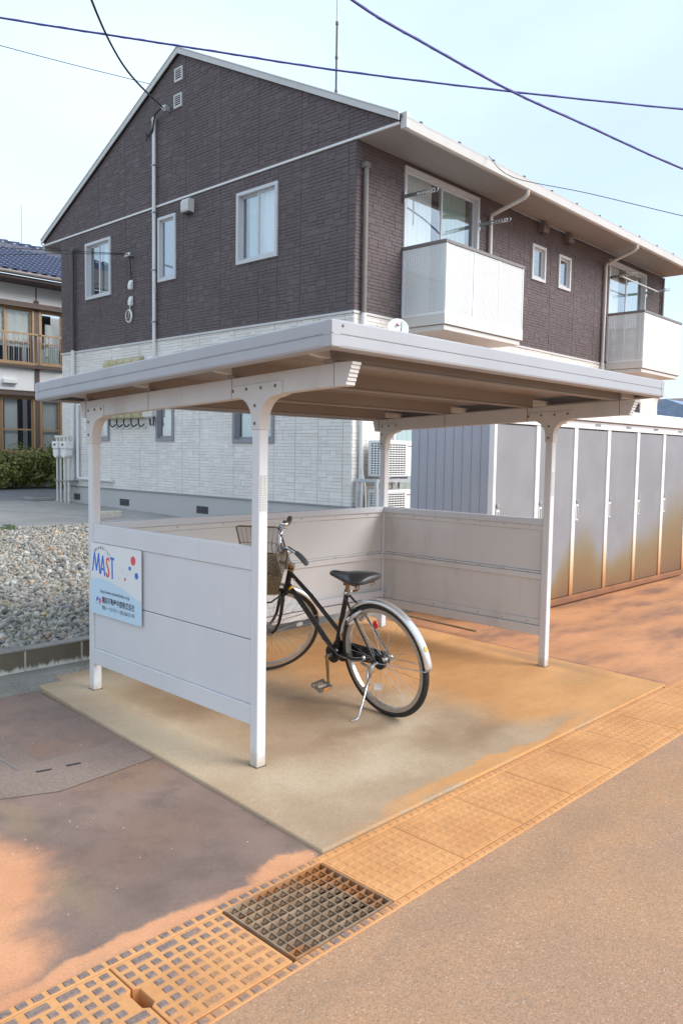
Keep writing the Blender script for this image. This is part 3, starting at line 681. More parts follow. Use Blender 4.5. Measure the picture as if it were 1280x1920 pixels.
# side panel (sign side)
for nm, z0, z1, xo in (('top_rail', .941, 1.052, .003), ('panel_board', .6085, .9395, .010), ('panel_board', .294, .605, .010), ('bottom_rail', .197, .2925, .003)):
    mb = MB(); mb.box(xo, xo+.036 if 'rail' in nm else xo+.012, P+.0015, L-.0015, z0, z1); mb.build(nm, 'shelter_post_paint', sh, bevel=.004)
mb = MB(); mb.box(.016, .03, P+.002, L-.002, .6, .613); mb.build('panel_joint', 'seam_sealant', sh)
# back and right panels: inner faces with rails
def panel_set(fn, u0, u1, extra):
    for nm, z0, z1, d0, d1, mt in (('top_rail', 1.012, 1.058, -.004, .05, 'shelter_paint'), ('rail_lip', .975, 1.010, .012, .044, 'shelter_inner_paint'), ('panel_board', .682, .974, .022, .034, 'shelter_inner_paint'),
                               ('mid_rail', .622, .664, .004, .044, 'shelter_inner_paint'), ('rail_lip', .666, .681, .012, .04, 'shelter_inner_paint'), ('panel_board', .335, .6205, .022, .034, 'shelter_inner_paint'), ('rail_lip', .29, .333, .014, .04, 'shelter_inner_paint'), ('bottom_rail', .222, .288, .002, .046, 'shelter_inner_paint')):
        mb = MB(); mb.box(u0+.001, u1-.001, d0, d1, z0, z1, fn); mb.build(nm, mt, sh, bevel=.003)
    for z0 in (.6655, .992, .305):
        for k in range(7):
            uu = u0+(u1-u0)*(k+.5)/7; mb = MB(); mb.ell(fn(uu, .012, z0+.006), .004, .004, .004, 8, 5); mb.build('rivet', 'bolt_steel', sh)
panel_set(lambda u, d, z: (u, L+d, z), P, W, True)
panel_set(lambda u, d, z: (W+d, u, z), P, L, False)
mb = MB(); mb.box(P, W+.012, L-.018, L-.004, .302, .356); o = mb.build('brace', 'shelter_paint', sh, bevel=.003)
for zz in (.315, .342):
    mb = MB(); mb.ell((W+.002, L-.019, zz), .005, .004, .005, 8, 5); mb.build('screw', 'bolt_steel', o)

# sign on the side panel -------------------------------------------------
sg = thing('estate_agent_sign', (-.003, 1.28, .515), 'white and pale blue estate agent sign with MAST lettering on the side panel', 'sign')
SX = -.0045
def sp(u, v, d=0): return (SX-d, 1.562-u, .515+v)     # u from sign left, v up
SW, SH = .562, .427
def rr(x0, x1, y0, y1, r): return arc(x0+r, y0+r, r, 180, 270, 4)+arc(x1-r, y0+r, r, 270, 360, 4)+arc(x1-r, y1-r, r, 0, 90, 4)+arc(x0+r, y1-r, r, 90, 180, 4)
mb = MB(); mb.prism(rr(0, SW, 0, SH, .012), lambda u, v, d: sp(u, v, d), -.0015, .0015); mb.build('plate', 'sign_white', sg)
def flat(poly, d, name, mat):
    mb = MB(); mb.prism(poly, lambda u, v, dd: sp(u, v, dd), .0012, d); return mb.build(name, mat, sg)
wave = arc(.012, .012, .0118, 180, 270, 4)+arc(SW-.012, .012, .0118, 270, 360, 4)
wave += [(SW-.0003-(SW-.0006)*i/30, .135+.085*math.sin(min(1., (i/30)*1.22)*math.pi/2) - (.012*max(0, (i/30-.82)/.18))) for i in range(31)]
flat(wave, .0018, 'blue_field', 'sign_sky')
for (u, v, r, mt) in ((.478, .362, .026, 'sign_red'), (.443, .315, .0125, 'sign_blue'), (.513, .280, .0185, 'sign_blue'), (.391, .247, .0095, 'sign_red'), (.366, .296, .013, 'sign_pale'), (.42, .278, .009, 'sign_pale'), (.32, .24, .008, 'sign_pale')):
    flat(arc(u, v, r, 0, 345, 23), .0021, 'printed_dot', mt)
flat([(.066, .075)]+arc(.078, .093, .013, -20, 200, 12), .0022, 'logo', 'sign_blue')
flat([(.097, .072), (.119, .070), (.119, .094), (.108, .106), (.096, .094)], .0022, 'logo', 'sign_red')
flat([(.068, .0655), (.118, .0605), (.118, .0625), (.068, .0675)], .0022, 'logo', 'sign_ink')
dg = None
def text_on(body, parent, mat, mtx, size, name, sx=1., bold=0., width=None, shear=0.):
    cu = bpy.data.curves.new(name, 'FONT'); cu.body = body; cu.size = size; cu.offset = bold; cu.shear = shear; cu.resolution_u = 2; cu.fill_mode = 'FRONT'
    tmp = bpy.data.objects.new(name, cu); COL.objects.link(tmp); bpy.context.view_layer.update()
    me = bpy.data.meshes.new_from_object(tmp.evaluated_get(bpy.context.evaluated_depsgraph_get())); bpy.data.objects.remove(tmp); bpy.data.curves.remove(cu)
    if width and me.vertices:
        xs = [v.co.x for v in me.vertices]; sx = width/(max(xs)-min(xs)); x0 = min(xs)
        for v in me.vertices: v.co.x = (v.co.x-x0)*sx
    elif sx != 1:
        for v in me.vertices: v.co.x *= sx
    me.transform(mtx); off = offset_of(parent); me.transform(Matrix.Translation(-off)); me.materials.clear(); me.materials.append(M[mat]); me.name = name
    return link_mesh(name, me, parent)
def smat(u, v, d=.0026, rot=0.):
    p_ = sp(u, v, d); m3 = Matrix(((0, 0, -1), (-1, 0, 0), (0, 1, 0))); m = m3.to_4x4(); m.translation = p_
    return m @ Matrix.Rotation(rot, 4, 'Z')
def stroke(pts, w, mat, d0):
    for k_, (a, b2) in enumerate(zip(pts, pts[1:])):
        dx, dy = b2[0]-a[0], b2[1]-a[1]; l = math.hypot(dx, dy); nx, ny = -dy/l*w/2, dx/l*w/2
        mb = MB(); q = [(a[0]-nx, a[1]-ny), (b2[0]-nx, b2[1]-ny), (b2[0]+nx, b2[1]+ny), (a[0]+nx, a[1]+ny)]
        mb.prism(q, lambda u, v, dd: sp(u, v, dd), .0012, d0+.00015*k_); mb.build('lettering', mat, sg)
stroke([(.022, .255), (.045, .368), (.068, .262), (.095, .368), (.108, .248)], .0135, 'sign_blue', .0021)
stroke([(.116, .246), (.142, .358), (.166, .238)], .0135, 'sign_blue', .0021); stroke([(.124, .279), (.158, .276)], .011, 'sign_blue', .0026)
stroke([(.226, .352), (.272, .350)], .015, 'sign_blue', .0021); stroke([(.249, .346), (.251, .232)], .0135, 'sign_blue', .0024)
spts = [(.216+.0, .333), (.207, .347), (.194, .347), (.186, .334), (.187, .318), (.196, .302), (.208, .284), (.214, .268), (.211, .250), (.199, .240), (.187, .245), (.182, .262)]
stroke(spts, .0125, 'sign_red', .0021)
arcm = '住まいの夢ステーション'
for i, c_ in enumerate(arcm):
    a = R(128-76*i/(len(arcm)-1)+ (3 if i < 4 else -1)); cu_, cv = .135+.125*math.cos(a)*1.0, .277+.118*math.sin(a)
    text_on(c_, sg, 'sign_ink', smat(cu_-.008, cv, rot=a-math.pi/2), .0205, 'lettering')
text_on('http://www.sekiwachubu.co.jp', sg, 'sign_ink', smat(.115, .135, .0027), .030, 'lettering', width=.325)
text_on('積和不動産中部株式会社', sg, 'sign_ink', smat(.132, .078, .0027), .043, 'lettering', width=.36, bold=.0006)
text_on('積和トータルサポート(株) 0258-27-2105', sg, 'sign_ink', smat(.132, .038, .0027), .030, 'lettering', width=.36)

# ------------------------------------------------------------------ apartment house
HX, HY, HROT = 6.1329, 5.2541, R(1.4076)
house = thing('apartment_house', (HX, HY, 0), 'two storey apartment house with dark brown upper and white lower brick pattern siding', 'house', rotz=HROT, local=True)
Gf = lambda u, v, d: (-d, u, v)
Ef = lambda u, v, d: (u, -d, v)
GW, EW, ZF, ZB, ZS, ZA = 8.59, 11.42, .70, 3.575, 6.0, 8.56
def wall_grid(fn, u0, u1, v0, v1, holes, name, mat, depth=.14):
    us = sorted({u0, u1, *[h[0] for h in holes], *[h[1] for h in holes]}); vs_ = sorted({v0, v1, *[h[2] for h in holes], *[h[3] for h in holes]})
    us = [u for u in us if u0 <= u <= u1]; vs_ = [v for v in vs_ if v0 <= v <= v1]
    mb = MB()
    for a, b in zip(us, us[1:]):
        for c, d in zip(vs_, vs_[1:]):
            m = ((a+b)/2, (c+d)/2)
            if any(h[0] < m[0] < h[1] and h[2] < m[1] < h[3] for h in holes): continue
            mb.add([fn(a, c, 0), fn(b, c, 0), fn(b, d, 0), fn(a, d, 0)], [(0, 1, 2, 3)])
    for h in holes:
        a, b, c, d = h[0], h[1], max(h[2], v0), min(h[3], v1)
        if c >= d: continue
        q = [(a, c), (b, c), (b, d), (a, d)]
        for i in range(4):
            (x1_, y1_), (x2_, y2_) = q[i], q[(i+1) % 4]
            if (y1_ == y2_) and ((y1_ == v0 and h[2] < v0) or (y1_ == v1 and h[3] > v1)): continue
            mb.add([fn(x1_, y1_, 0), fn(x2_, y2_, 0), fn(x2_, y2_, -depth), fn(x1_, y1_, -depth)], [(0, 1, 2, 3)])
    return mb.build(name, mat, house, recalc=False)
def sub_rect(r, holes):
    out = [r]
    for h in holes:
        nxt = []
        for a, b, c, d in out:
            if h[0] >= b or h[1] <= a or h[2] >= d or h[3] <= c: nxt.append((a, b, c, d)); continue
            if a < h[0]: nxt.append((a, h[0], c, d))
            if b > h[1]: nxt.append((h[1], b, c, d))
            x0, x1 = max(a, h[0]), min(b, h[1])
            if c < h[2]: nxt.append((x0, x1, c, h[2]))
            if d > h[3]: nxt.append((x0, x1, h[3], d))
        out = nxt
    return [q for q in out if q[1]-q[0] > .012 and q[3]-q[2] > .012]
def clip(poly, a, b, c):   # keep a*u+b*v<=c
    out = []
    for i in range(len(poly)):
        p, q = poly[i], poly[(i+1) % len(poly)]; fp, fq = a*p[0]+b*p[1]-c, a*q[0]+b*q[1]-c
        if fp <= 0: out.append(p)
        if fp*fq < 0:
            t = fp/(fp-fq); out.append((p[0]+t*(q[0]-p[0]), p[1]+t*(q[1]-p[1])))
    return out
RH, CW = .052, .068
def siding(fn, parent, mat, u0, u1, v0, v1, holes, joints, planes=()):
    js = [u0]+[j for j in sorted(joints) if u0+.05 < j < u1-.05]+[u1]
    for a, b in zip(js, js[1:]):
        ncol = max(2, round((b-a-.009)/CW)); cw = (b-a-.009)/ncol; nrow = math.ceil((v1-v0)/RH); occ = set(); mbs = {}; full = [h for h in holes if h[0] < a+.12 and h[1] > b-.12]
        for r in range(nrow):
            c = 0
            while c < ncol:
                if (r, c) in occ: c += 1; continue
                n = min(rnd.choice((2, 2, 3, 3, 4, 5)), ncol-c); k = 1
                while k < n and (r, c+k) not in occ: k += 1
                n = k; hgt = 2 if (n >= 2 and n <= 4 and rnd.random() < .2) else 1
                for rr_ in range(r, r+hgt):
                    for cc in range(c, c+n): occ.add((rr_, cc))
                x0, x1 = a+.0045+c*cw+.0015, a+.0045+(c+n)*cw-.0015; y0, y1 = v0+r*RH+.0018, min(v1, v0+(r+hgt)*RH)-.0018; c += n
                if y1-y0 < .012: continue
                d = rnd.choice((.004, .005, .006, .008))+(.001 if 'white' in mat else 0)
                for q in sub_rect((x0, x1, y0, y1), holes):
                    poly = [(q[0], q[2]), (q[1], q[2]), (q[1], q[3]), (q[0], q[3])]
                    for pl in planes: poly = clip(poly, *pl) if poly else poly
                    if len(poly) < 3: continue
                    mbs.setdefault(sum((q[2]+q[3])/2 > h[2] for h in full), MB()).frustum(poly, fn, 0, d, .003)
        for mb in mbs.values(): mb.build('siding_panel', mat, parent, recalc=False)
grow = .012
gh = [(6.57, 7.52, 4.615, 5.735), (4.37, 4.90, 4.635, 5.78), (1.65, 2.63, 4.62, 5.755), (6.66, 7.50, 1.69, 2.75), (4.43, 4.97, 1.69, 2.80), (1.685, 2.70, 1.665, 2.76)]
eh = [(1.10, 3.14, 3.66, 5.915), (5.0, 5.5, 4.89, 5.53), (6.045, 6.535, 4.89, 5.53), (8.35, 10.34, 3.66, 5.86), (.95, 2.95, .85, 2.85), (8.4, 10.3, .85, 2.85)]
jt = [.14+.98*k for k in range(12)]
jt2 = [.14+.98*k+.5*(k % 2) for k in range(12)]
wl = wall_grid(Gf, 0, GW, ZB, ZS, gh, 'upper_wall', 'siding_dark_base'); siding(Gf, wl, 'siding_dark', 0, GW, ZB+.012, ZS-.006, gh, [.14]+[1.125+.98*k for k in range(8)]+[1.65, 4.14])
wl = wall_grid(Gf, 0, GW, ZF, ZB, gh, 'lower_wall', 'siding_white_base'); siding(Gf, wl, 'siding_white', 0, GW, ZF+.01, ZB-.03, gh, [.17, .69, 1.19, 1.69, 2.70, 3.65, 4.17, 4.97, 5.55, 6.57, 7.55])
wl = wall_grid(Ef, 0, EW, ZB, ZS, eh, 'upper_wall', 'siding_dark_base'); siding(Ef, wl, 'siding_dark', 0.0, EW, ZB+.012, ZS-.006, eh, [.17, 1.10, 3.16, 4.16, 4.72, 5.74, 6.74, 7.7, 8.35, 10.35])
wl = wall_grid(Ef, 0, EW, ZF, ZB, eh, 'lower_wall', 'siding_white_base'); siding(Ef, wl, 'siding_white', 0.0, EW, ZF+.01, ZB-.03, eh, [.17, .95, 2.95, 3.9, 4.9, 5.9, 6.9, 7.9, 8.4, 10.3])
# gable
TIP0, TIP1, TZ, AY = -.80, 9.37, 6.10, 4.273
s0 = (8.60-6.115)/(AY-TIP0); s1 = (8.60-6.115)/(TIP1-AY)
pl0 = (-s0, 1, 8.525-s0*AY); pl1 = (s1, 1, 8.525+s1*AY)
tri = [(TIP0+.01, ZS+.028)]; tri = clip(clip([(TIP0+.012, ZS+.028), (TIP1-.012, ZS+.028), (TIP1-.012, 9), (TIP0+.012, 9)], *pl0), *pl1)
mb = MB(); mb.prism(tri, Gf, -.06, 0); wl = mb.build('gable_wall', 'siding_dark_base', house)
siding(Gf, wl, 'siding_dark', TIP0+.014, TIP1-.014, ZS+.03, 8.6, [], [.14+.985*k for k in range(10)], (pl0, pl1))
# other sides (closed volume)
mb = MB(); mb.add([(EW, 0, ZF), (EW, GW, ZF), (EW, GW, ZS), (EW, 0, ZS)], [(0, 1, 2, 3)]); mb.add([(0, GW, ZF), (EW, GW, ZF), (EW, GW, ZS), (0, GW, ZS)], [(0, 1, 2, 3)]); mb.build('rear_wall', 'siding_dark_base', house, recalc=False)
# foundation
fvs = [(7.86, 8.14, .405, .54), (5.945, 6.30, .38, .515), (3.4, 3.75, .38, .515), (1.0, 1.35, .38, .515)]
mb = MB(); mb.box(.025, EW-.02, .025, GW-.02, -.1, ZF); fo = mb.build('foundation', 'foundation', house)
wl2 = wall_grid(lambda u, v, d: (.0-d+.0, u, v), 0.0, GW, .0, ZF-.004, fvs, 'foundation_face', 'foundation', depth=.02)
for a, b, c, d in fvs:
    mb = MB(); mb.box(a+.002, b-.002, c+.002, d-.002, -.019, -.012, Gf); v_ = mb.build('foundation_vent', 'vent_dark', house)
    mb = MB()
    for k in range(3): mb.box(a+.01, b-.01, c+.02+k*.04, c+.032+k*.04, -.012, -.004, Gf)
    mb.build('vent_slat', 'pipe_dark', v_)
# trims
def strip(fn, u0, u1, v0, v1, d0, d1, nm, mat, parent=house, bevel=.003): mb = MB(); mb.box(u0, u1, v0, v1, d0, d1, fn); return mb.build(nm, mat, parent, bevel=bevel)
fG = lambda u, v, d: (-d, u, v); fE = lambda u, v, d: (u, -d, v)
strip(fG, -.02, GW+.01, ZB-.028, ZB+.010, .001, .024, 'belt_trim', 'trim_cream'); strip(fE, -.024, EW, ZB-.028, ZB+.010, .001, .0235, 'belt_trim', 'trim_cream')
strip(fG, TIP0+.01, TIP1-.01, ZS-.006, ZS+.028, .0005, .028, 'gable_trim', 'trim_white')
strip(fG, -.01, GW, ZF-.012, ZF+.008, .003, .022, 'drip_edge', 'sash_grey'); strip(fE, -.02, EW, ZF-.012, ZF+.008, .003, .0215, 'drip_edge', 'sash_grey')
# soffits, gutter, roof
mb = MB(); mb.box(.0, EW+.02, TIP0, -.001, ZS+.001, ZS+.02); mb.build('soffit', 'soffit', house)
mb = MB(); mb.box(.0, EW+.02, GW+.001, TIP1, ZS+.001, ZS+.02); mb.build('soffit', 'soffit', house)
for sgn, y0 in ((-1, TIP0), (1, TIP1)):
    mb = MB(); fy = lambda u, v, d: (d, y0+sgn*u, v)
    mb.prism([(0.0, ZS-.06), (.07, ZS-.075), (.095, ZS-.06), (.105, ZS+.05), (.112, ZS+.075), (.10, ZS+.075), (.09, ZS-.03), (.03, ZS-.03), (.0, ZS+.10)], fy, .015, EW+.05); mb.build('rain_gutter', 'trim_cream', house)
rf = MB()
for sgn, y0, sl in ((-1, TIP0-.03, s0), (1, TIP1+.03, s1)):
    ze = 8.60-sl*abs(AY-y0)
    rf.prism([(AY, 8.62), (y0, ze+.02), (y0, ze-.02), (AY, 8.58)], lambda u, v, d: (d, u, v), -.045, EW+.08)
rf_o = rf.build('roof', 'roof_slate', house)
for k in range(12):
    mb = MB(); xx = .5+k*.95; mb.box(xx-.02, xx+.02, TIP0+.02, TIP0+.05, 8.60-s0*(AY-TIP0)+.02, 8.60-s0*(AY-TIP0)+.075); mb.build('snow_guard', 'pipe_dark', rf_o)
for y0, sl, sg_ in ((TIP0-.02, s0, -1), (TIP1+.02, s1, 1)):
    ze = 8.60-sl*abs(AY-y0); mb = MB()
    mb.prism([(AY, 8.625), (y0, ze+.02), (y0, ze-.075), (AY, 8.525)], Gf, .046, .066); mb.build('barge_board', 'trim_cream', house, bevel=.003)
    mb = MB(); mb.prism([(AY, 8.64), (y0, ze+.036), (y0, ze+.0215), (AY, 8.6265)], Gf, .02, .078); mb.build('verge_flashing', 'trim_white', house)
mb = MB(); mb.box(.0, .085, TIP0-.105, TIP0+.0, ZS-.065, ZS+.15); mb.build('gutter_end', 'trim_cream', house, bevel=.008)
# windows ---------------------------------------------------------------
def window(fn, h, style='slide', frame='sash_white', curtain=None, glassm='glass_clear', open_side=None):
    u0, u1, v0, v1 = h; fw_ = .042; mb = MB()
    for a in ((u0-.012, u1+.012, v1-fw_, v1+.012), (u0-.012, u1+.012, v0-.015, v0+fw_), (u0-.012, u0+fw_, v0+fw_, v1-fw_), (u1-fw_, u1+.012, v0+fw_, v1-fw_)): mb.box(*a, -.09, .038, fn)
    w = mb.build('window', frame, house, bevel=.003)
    iu0, iu1, iv0, iv1 = u0+fw_, u1-fw_, v0+fw_, v1-fw_; mid = (iu0+iu1)/2
    panes = [(iu0, mid+.02, -.03), (mid-.02, iu1, -.058)] if style == 'slide' else [(iu0, iu1, -.03)]
    for a, b, d in panes:
        sw = .034; mb = MB()
        for q in ((a, b, iv1-sw, iv1), (a, b, iv0, iv0+sw*1.3), (a, a+sw, iv0+sw*1.3, iv1-sw), (b-sw, b, iv0+sw*1.3, iv1-sw)): mb.box(*q, d-.012, d+.012, fn)
        s_ = mb.build('sash', frame, w)
        mb = MB(); mb.box(a+sw-.004, b-sw+.004, iv0+sw*1.3-.004, iv1-sw+.004, d-.003, d+.003, fn); mb.build('pane', glassm, w)
    mb = MB(); D = -.7
    mb.add([fn(u0, v0, D), fn(u1, v0, D), fn(u1, v1, D), fn(u0, v1, D), fn(u0, v0, -.14), fn(u1, v0, -.14), fn(u1, v1, -.14), fn(u0, v1, -.14)], [(0, 1, 2, 3), (0, 4, 5, 1), (1, 5, 6, 2), (2, 6, 7, 3), (3, 7, 4, 0)])
    mb.build('interior', 'room_dark', w, recalc=False)
    for (ca, cb, mt) in (curtain or []):
        n = max(6, int((cb-ca)/.03)); vs_, fs = [], []
        for i in range(n+1):
            u = ca+(cb-ca)*i/n; dd = -.105-.012*math.sin(i*1.55)-.006*math.sin(i*.7)
            vs_ += [fn(u, v0+.01, dd), fn(u, v1-.01, dd)]
        fs = [(2*i, 2*i+2, 2*i+3, 2*i+1) for i in range(n)]
        mb = MB(); mb.add(vs_, fs); mb.build('curtain', mt, w, smooth=True, recalc=False)
    return w
window(fG, gh[0], 'slide', 'sash_white', [(6.63, 7.03, 'curtain_teal')])
window(fG, gh[1], 'fix', 'sash_white', None, 'glass_sky')
window(fG, gh[2], 'slide', 'sash_white', [(1.70, 2.16, 'curtain_white'), (2.2, 2.45, 'curtain_teal')])
window(fG, gh[3], 'slide', 'sash_grey', [(6.7, 7.1, 'curtain_teal')]); window(fG, gh[4], 'fix', 'sash_grey', [(4.47, 4.93, 'curtain_teal')]); window(fG, gh[5], 'slide', 'sash_grey', [(1.9, 2.62, 'curtain_teal')])
window(fE, eh[0], 'slide', 'sash_white', [(1.15, 1.95, 'curtain_white'), (2.2, 2.9, 'curtain_teal')]); window(fE, eh[3], 'slide', 'sash_white', [(8.4, 9.1, 'curtain_white'), (9.5, 10.2, 'curtain_teal')])
window(fE, eh[1], 'fix', 'sash_white'); window(fE, eh[2], 'fix', 'sash_white')
window(fE, eh[4], 'slide', 'sash_white', [(1., 1.9, 'curtain_teal')]); window(fE, eh[5], 'slide', 'sash_grey', [(8.5, 9.3, 'curtain_teal')])
# louvre vents and hoods
for v0, u0 in ((8.06, 4.16), (7.61, 4.18)):
    mb = MB()
    for q in ((u0, u0+.235, v0+.205, v0+.235), (u0, u0+.235, v0, v0+.03), (u0, u0+.03, v0+.03, v0+.205), (u0+.205, u0+.235, v0+.03, v0+.205)): mb.box(*q, .0, .03, fG)
    w = mb.build('louvre_vent', 'trim_cream', house, bevel=.002)
    mb = MB(); mb.box(u0+.03, u0+.205, v0+.03, v0+.205, .002, .016, fG); mb.build('vent_back', 'vent_dark', w)
    for k in range(5):
        mb = MB(); zc = v0+.042+k*.035; mb.prism([(-.017, zc), (-.03, zc-.012), (-.03, zc-.002), (-.017, zc+.011)], lambda u, v, d: (u, d, v), u0+.031, u0+.204); mb.build('slat', 'trim_cream', w)
def hood(fn, u0, u1, v0, v1, nm='vent_hood', mt='trim_cream'):
    f2 = lambda a, b, c: fn(c, b, a)
    mb = MB(); mb.prism([(.0, v0), (.13, v0+.01), (.14, v0+.04), (.14, v1-.05), (.11, v1), (0, v1)], f2, u0, u1); w = mb.build(nm, mt, house, bevel=.005)
    mb = MB(); mb.prism([(.02, v0-.015), (.10, v0-.02), (.11, v0+.001), (.02, v0-.001)], f2, u0+.02, u1-.02); mb.build('hood_grille', 'vent_dark', w)
hood(fG, 3.83, 4.05, 5.70, 5.93); hood(fE, 5.2, 5.40, 5.78, 5.96, mt='pipe_brown'); hood(fE, 6.22, 6.44, 5.80, 5.96, mt='pipe_brown')
# downpipes and conduits
def pipe(pts, r, nm, mat, parent=house, n=10): mb = MB(); mb.tube(pts, r, n); return mb.build(nm, mat, parent, smooth=True, auto=50)
def clips(x, y, zs, parent):
    for z in zs: mb = MB(); mb.box(x-.04, x+.04, y-.04, y+.04, z-.012, z+.012); mb.build('pipe_clip', 'alloy_dull', parent, bevel=.004)
d = pipe([(.15, -.065, 3.56), (.15, -.065, 5.66)], .038, 'downpipe', 'pipe_brown'); mb = MB(); mb.box(.10, .20, -.11, .0, 5.62, 5.70); mb.build('pipe_elbow', 'pipe_brown', d, bevel=.01)
pipe([(.15, -.065, .2), (.15, -.065, 3.558)], .038, 'downpipe', 'trim_white')
d = pipe([(-.065, 8.0, 3.60), (-.065, 8.0, 5.63), (-.065, 7.985, 5.68), (-.03, 7.94, 5.70)], .036, 'downpipe', 'pipe_dark'); pipe([(-.065, 8.0, 3.598), (-.065, 8.05, .80)], .040, 'downpipe', 'trim_white')
pipe([(-.06, 7.84, 2.45), (-.06, 7.84, .90), (-.06, 7.80, .875), (-.06, 6.49, .87)], .034, 'drain_pipe', 'trim_white')
d = pipe([(-.06, 4.985, 2.4), (-.06, 4.985, 7.56)], .034, 'conduit', 'trim_white'); clips(-.06, 4.985, (3.9, 4.85, 5.9, 6.75), d)
mb = MB(); mb.ell((-.06, 4.985, 7.56), .045, .045, .06, 10, 8); mb.build('conduit_cap', 'pipe_cream', d, smooth=True)
for nm, xg, xo in (('a', 3.33, 3.467), ('b', 7.80, 8.08)):
    d = pipe([(xg, TIP0-.05, 5.95), (xg, TIP0-.05, 5.87), (xg+.01, TIP0-.0, 5.83), (xo-.02, -.10, 5.70), (xo, -.062, 5.66), (xo, -.062, .3)], .036, 'downpipe', 'pipe_cream')
pipe([(EW-.1, -.06, 3.0), (EW-.1, -.06, 5.95)], .036, 'downpipe', 'pipe_brown')
# balconies
def balcony(x0, x1, front, nm):
    Y = -.85
    mb = MB(); mb.box(x0, x1, Y, -.026, 3.452, 3.605); b = mb.build('balcony', 'balcony_sill', house, bevel=.004)
    mb = MB(); mb.box(x0+.035, x1-.035, Y+.035, -.027, 3.37, 3.445); mb.build('slab_edge', 'balcony_sill', b, bevel=.004)
    mb = MB(); mb.box(x0+.02, x1-.02, Y+.02, -.027, 3.4455, 3.4515); mb.build('shadow_gap', 'pipe_brown', b)
    for (a, c, d, e) in ((x0-.005, x0+.05, Y-.005, -.02), (x1-.05, x1+.005, Y-.005, -.02), (x0+.05, x1-.05, Y-.005, Y+.05)):
        mb = MB(); mb.box(a, c, d, e, 4.635, 4.685); mb.build('handrail', 'balcony_rail', b, bevel=.006)
    mb = MB(); mb.box(x0+.012, x0+.018, Y+.03, -.03, 3.64, 4.63); mb.build('side_screen', 'perforated', b)
    mb = MB(); mb.box(x1-.018, x1-.012, Y+.03, -.03, 3.64, 4.63); mb.build('side_screen', 'perforated', b)
    n = 3; 
    for k in range(n):
        a = x0+.03+(x1-x0-.06)*k/n; c = x0+.03+(x1-x0-.06)*(k+1)/n
        mb = MB(); mb.box(a+.014, c-.014, Y+.012, Y+.018, 3.64, 4.63); mb.build('front_screen', front, b)
    mb = MB()
    for k in range(n+1):
        xx = x0+.03+(x1-x0-.06)*k/n; mb.box(xx-.013, xx+.013, Y+.005, Y+.03, 3.606, 4.634)
    mb.box(x0+.005, x1-.005, Y+.004, Y+.031, 3.606, 3.64); mb.box(x0+.005, x0+.031, Y+.032, -.027, 3.606, 3.64); mb.box(x0+.005, x0+.031, -.06, -.028, 3.641, 4.633); mb.box(x1-.031, x1-.005, Y+.032, -.027, 3.606, 3.64)
    mb.build('screen_frame', 'locker_white', b)
    return b
balcony(1.068, 3.32, 'perforated', '1'); balcony(8.34, 10.53, 'shoji_white', '2')
# tv mast
def hw(p): return house_m @ V(p)
house_m = Matrix.Translation((HX, HY, 0)) @ Matrix.Rotation(HROT, 4, 'Z')
mp = hw((4.03, AY, 8.6)); ms = thing('aerial_mast', mp, 'thin dark aerial mast rising from the house roof', 'mast')
mb = MB(); mb.cyl(mp, mp+V((0, 0, 2.0)), .022); mb.build('mast_tube', 'pipe_dark', ms, smooth=True, auto=40); mb = MB(); mb.cyl(mp+V((0, 0, 2.0)), mp+V((.02, 0, 5.6)), .016); mb.build('mast_tube', 'alloy_dull', ms, smooth=True, auto=40)
for dz in (.6, 1.3, 2.0, 2.7): mb = MB(); mb.cyl(mp+V((0, 0, dz)), mp+V((0, 0, dz+.06)), .032); mb.build('collar', 'pipe_dark', ms)
# laundry arms
def arm(base, tip):
    a, b2 = V(base), V(tip); dv = (b2-a); ln = dv.length; dv.normalize(); up = V((0, 0, 1)); n_ = 6
    mb = MB(); s_ = a+dv*ln*.38
    for o_ in (.026, -.026): mb.bar(s_+up*o_, b2+up*o_-dv*.03, .012, .010)
    for k in range(n_):
        c = s_+dv*(ln*.62-.03)*(k+.5)/n_; rr_ = .024
        mb.tube([c+dv*rr_*math.cos(q)+up*rr_*math.sin(q) for q in [2*math.pi*i/10 for i in range(10)]], .006, 5, closed=True)
    mb.tube([b2+dv*.03*math.cos(q)+up*.03*math.sin(q) for q in [R(-150+24*i) for i in range(11)]], .007, 6)
    t = mb.build('laundry_arm', 'alloy', house, smooth=True)
    mb = MB(); mb.bar(a-V((0, 0, .09)), a+V((0, 0, .09)), .03, .03, dv); mb.build('wall_plate', 'alloy', t)
    mb = MB(); mb.bar(a, a+dv*ln*.42, .02, .055); mb.build('arm_base', 'alloy_dull', t)
arm((1.08, -.03, 5.45), (1.10, -.62, 5.44)); arm((3.15, -.03, 5.47), (3.15, -.62, 5.46)); arm((8.36, -.03, 5.47), (8.32, -.62, 5.47)); arm((10.36, -.03, 5.45), (10.2, -.62, 5.43))
mb = MB(); mb.cyl(hw((8.25, -.36, 5.43)), hw((10.25, -.36, 5.42)), .014, 8); tag(mb.build('laundry_pole', 'plastic_white', smooth=True, auto=40), 'white laundry pole hung across the farther balcony', 'pole')
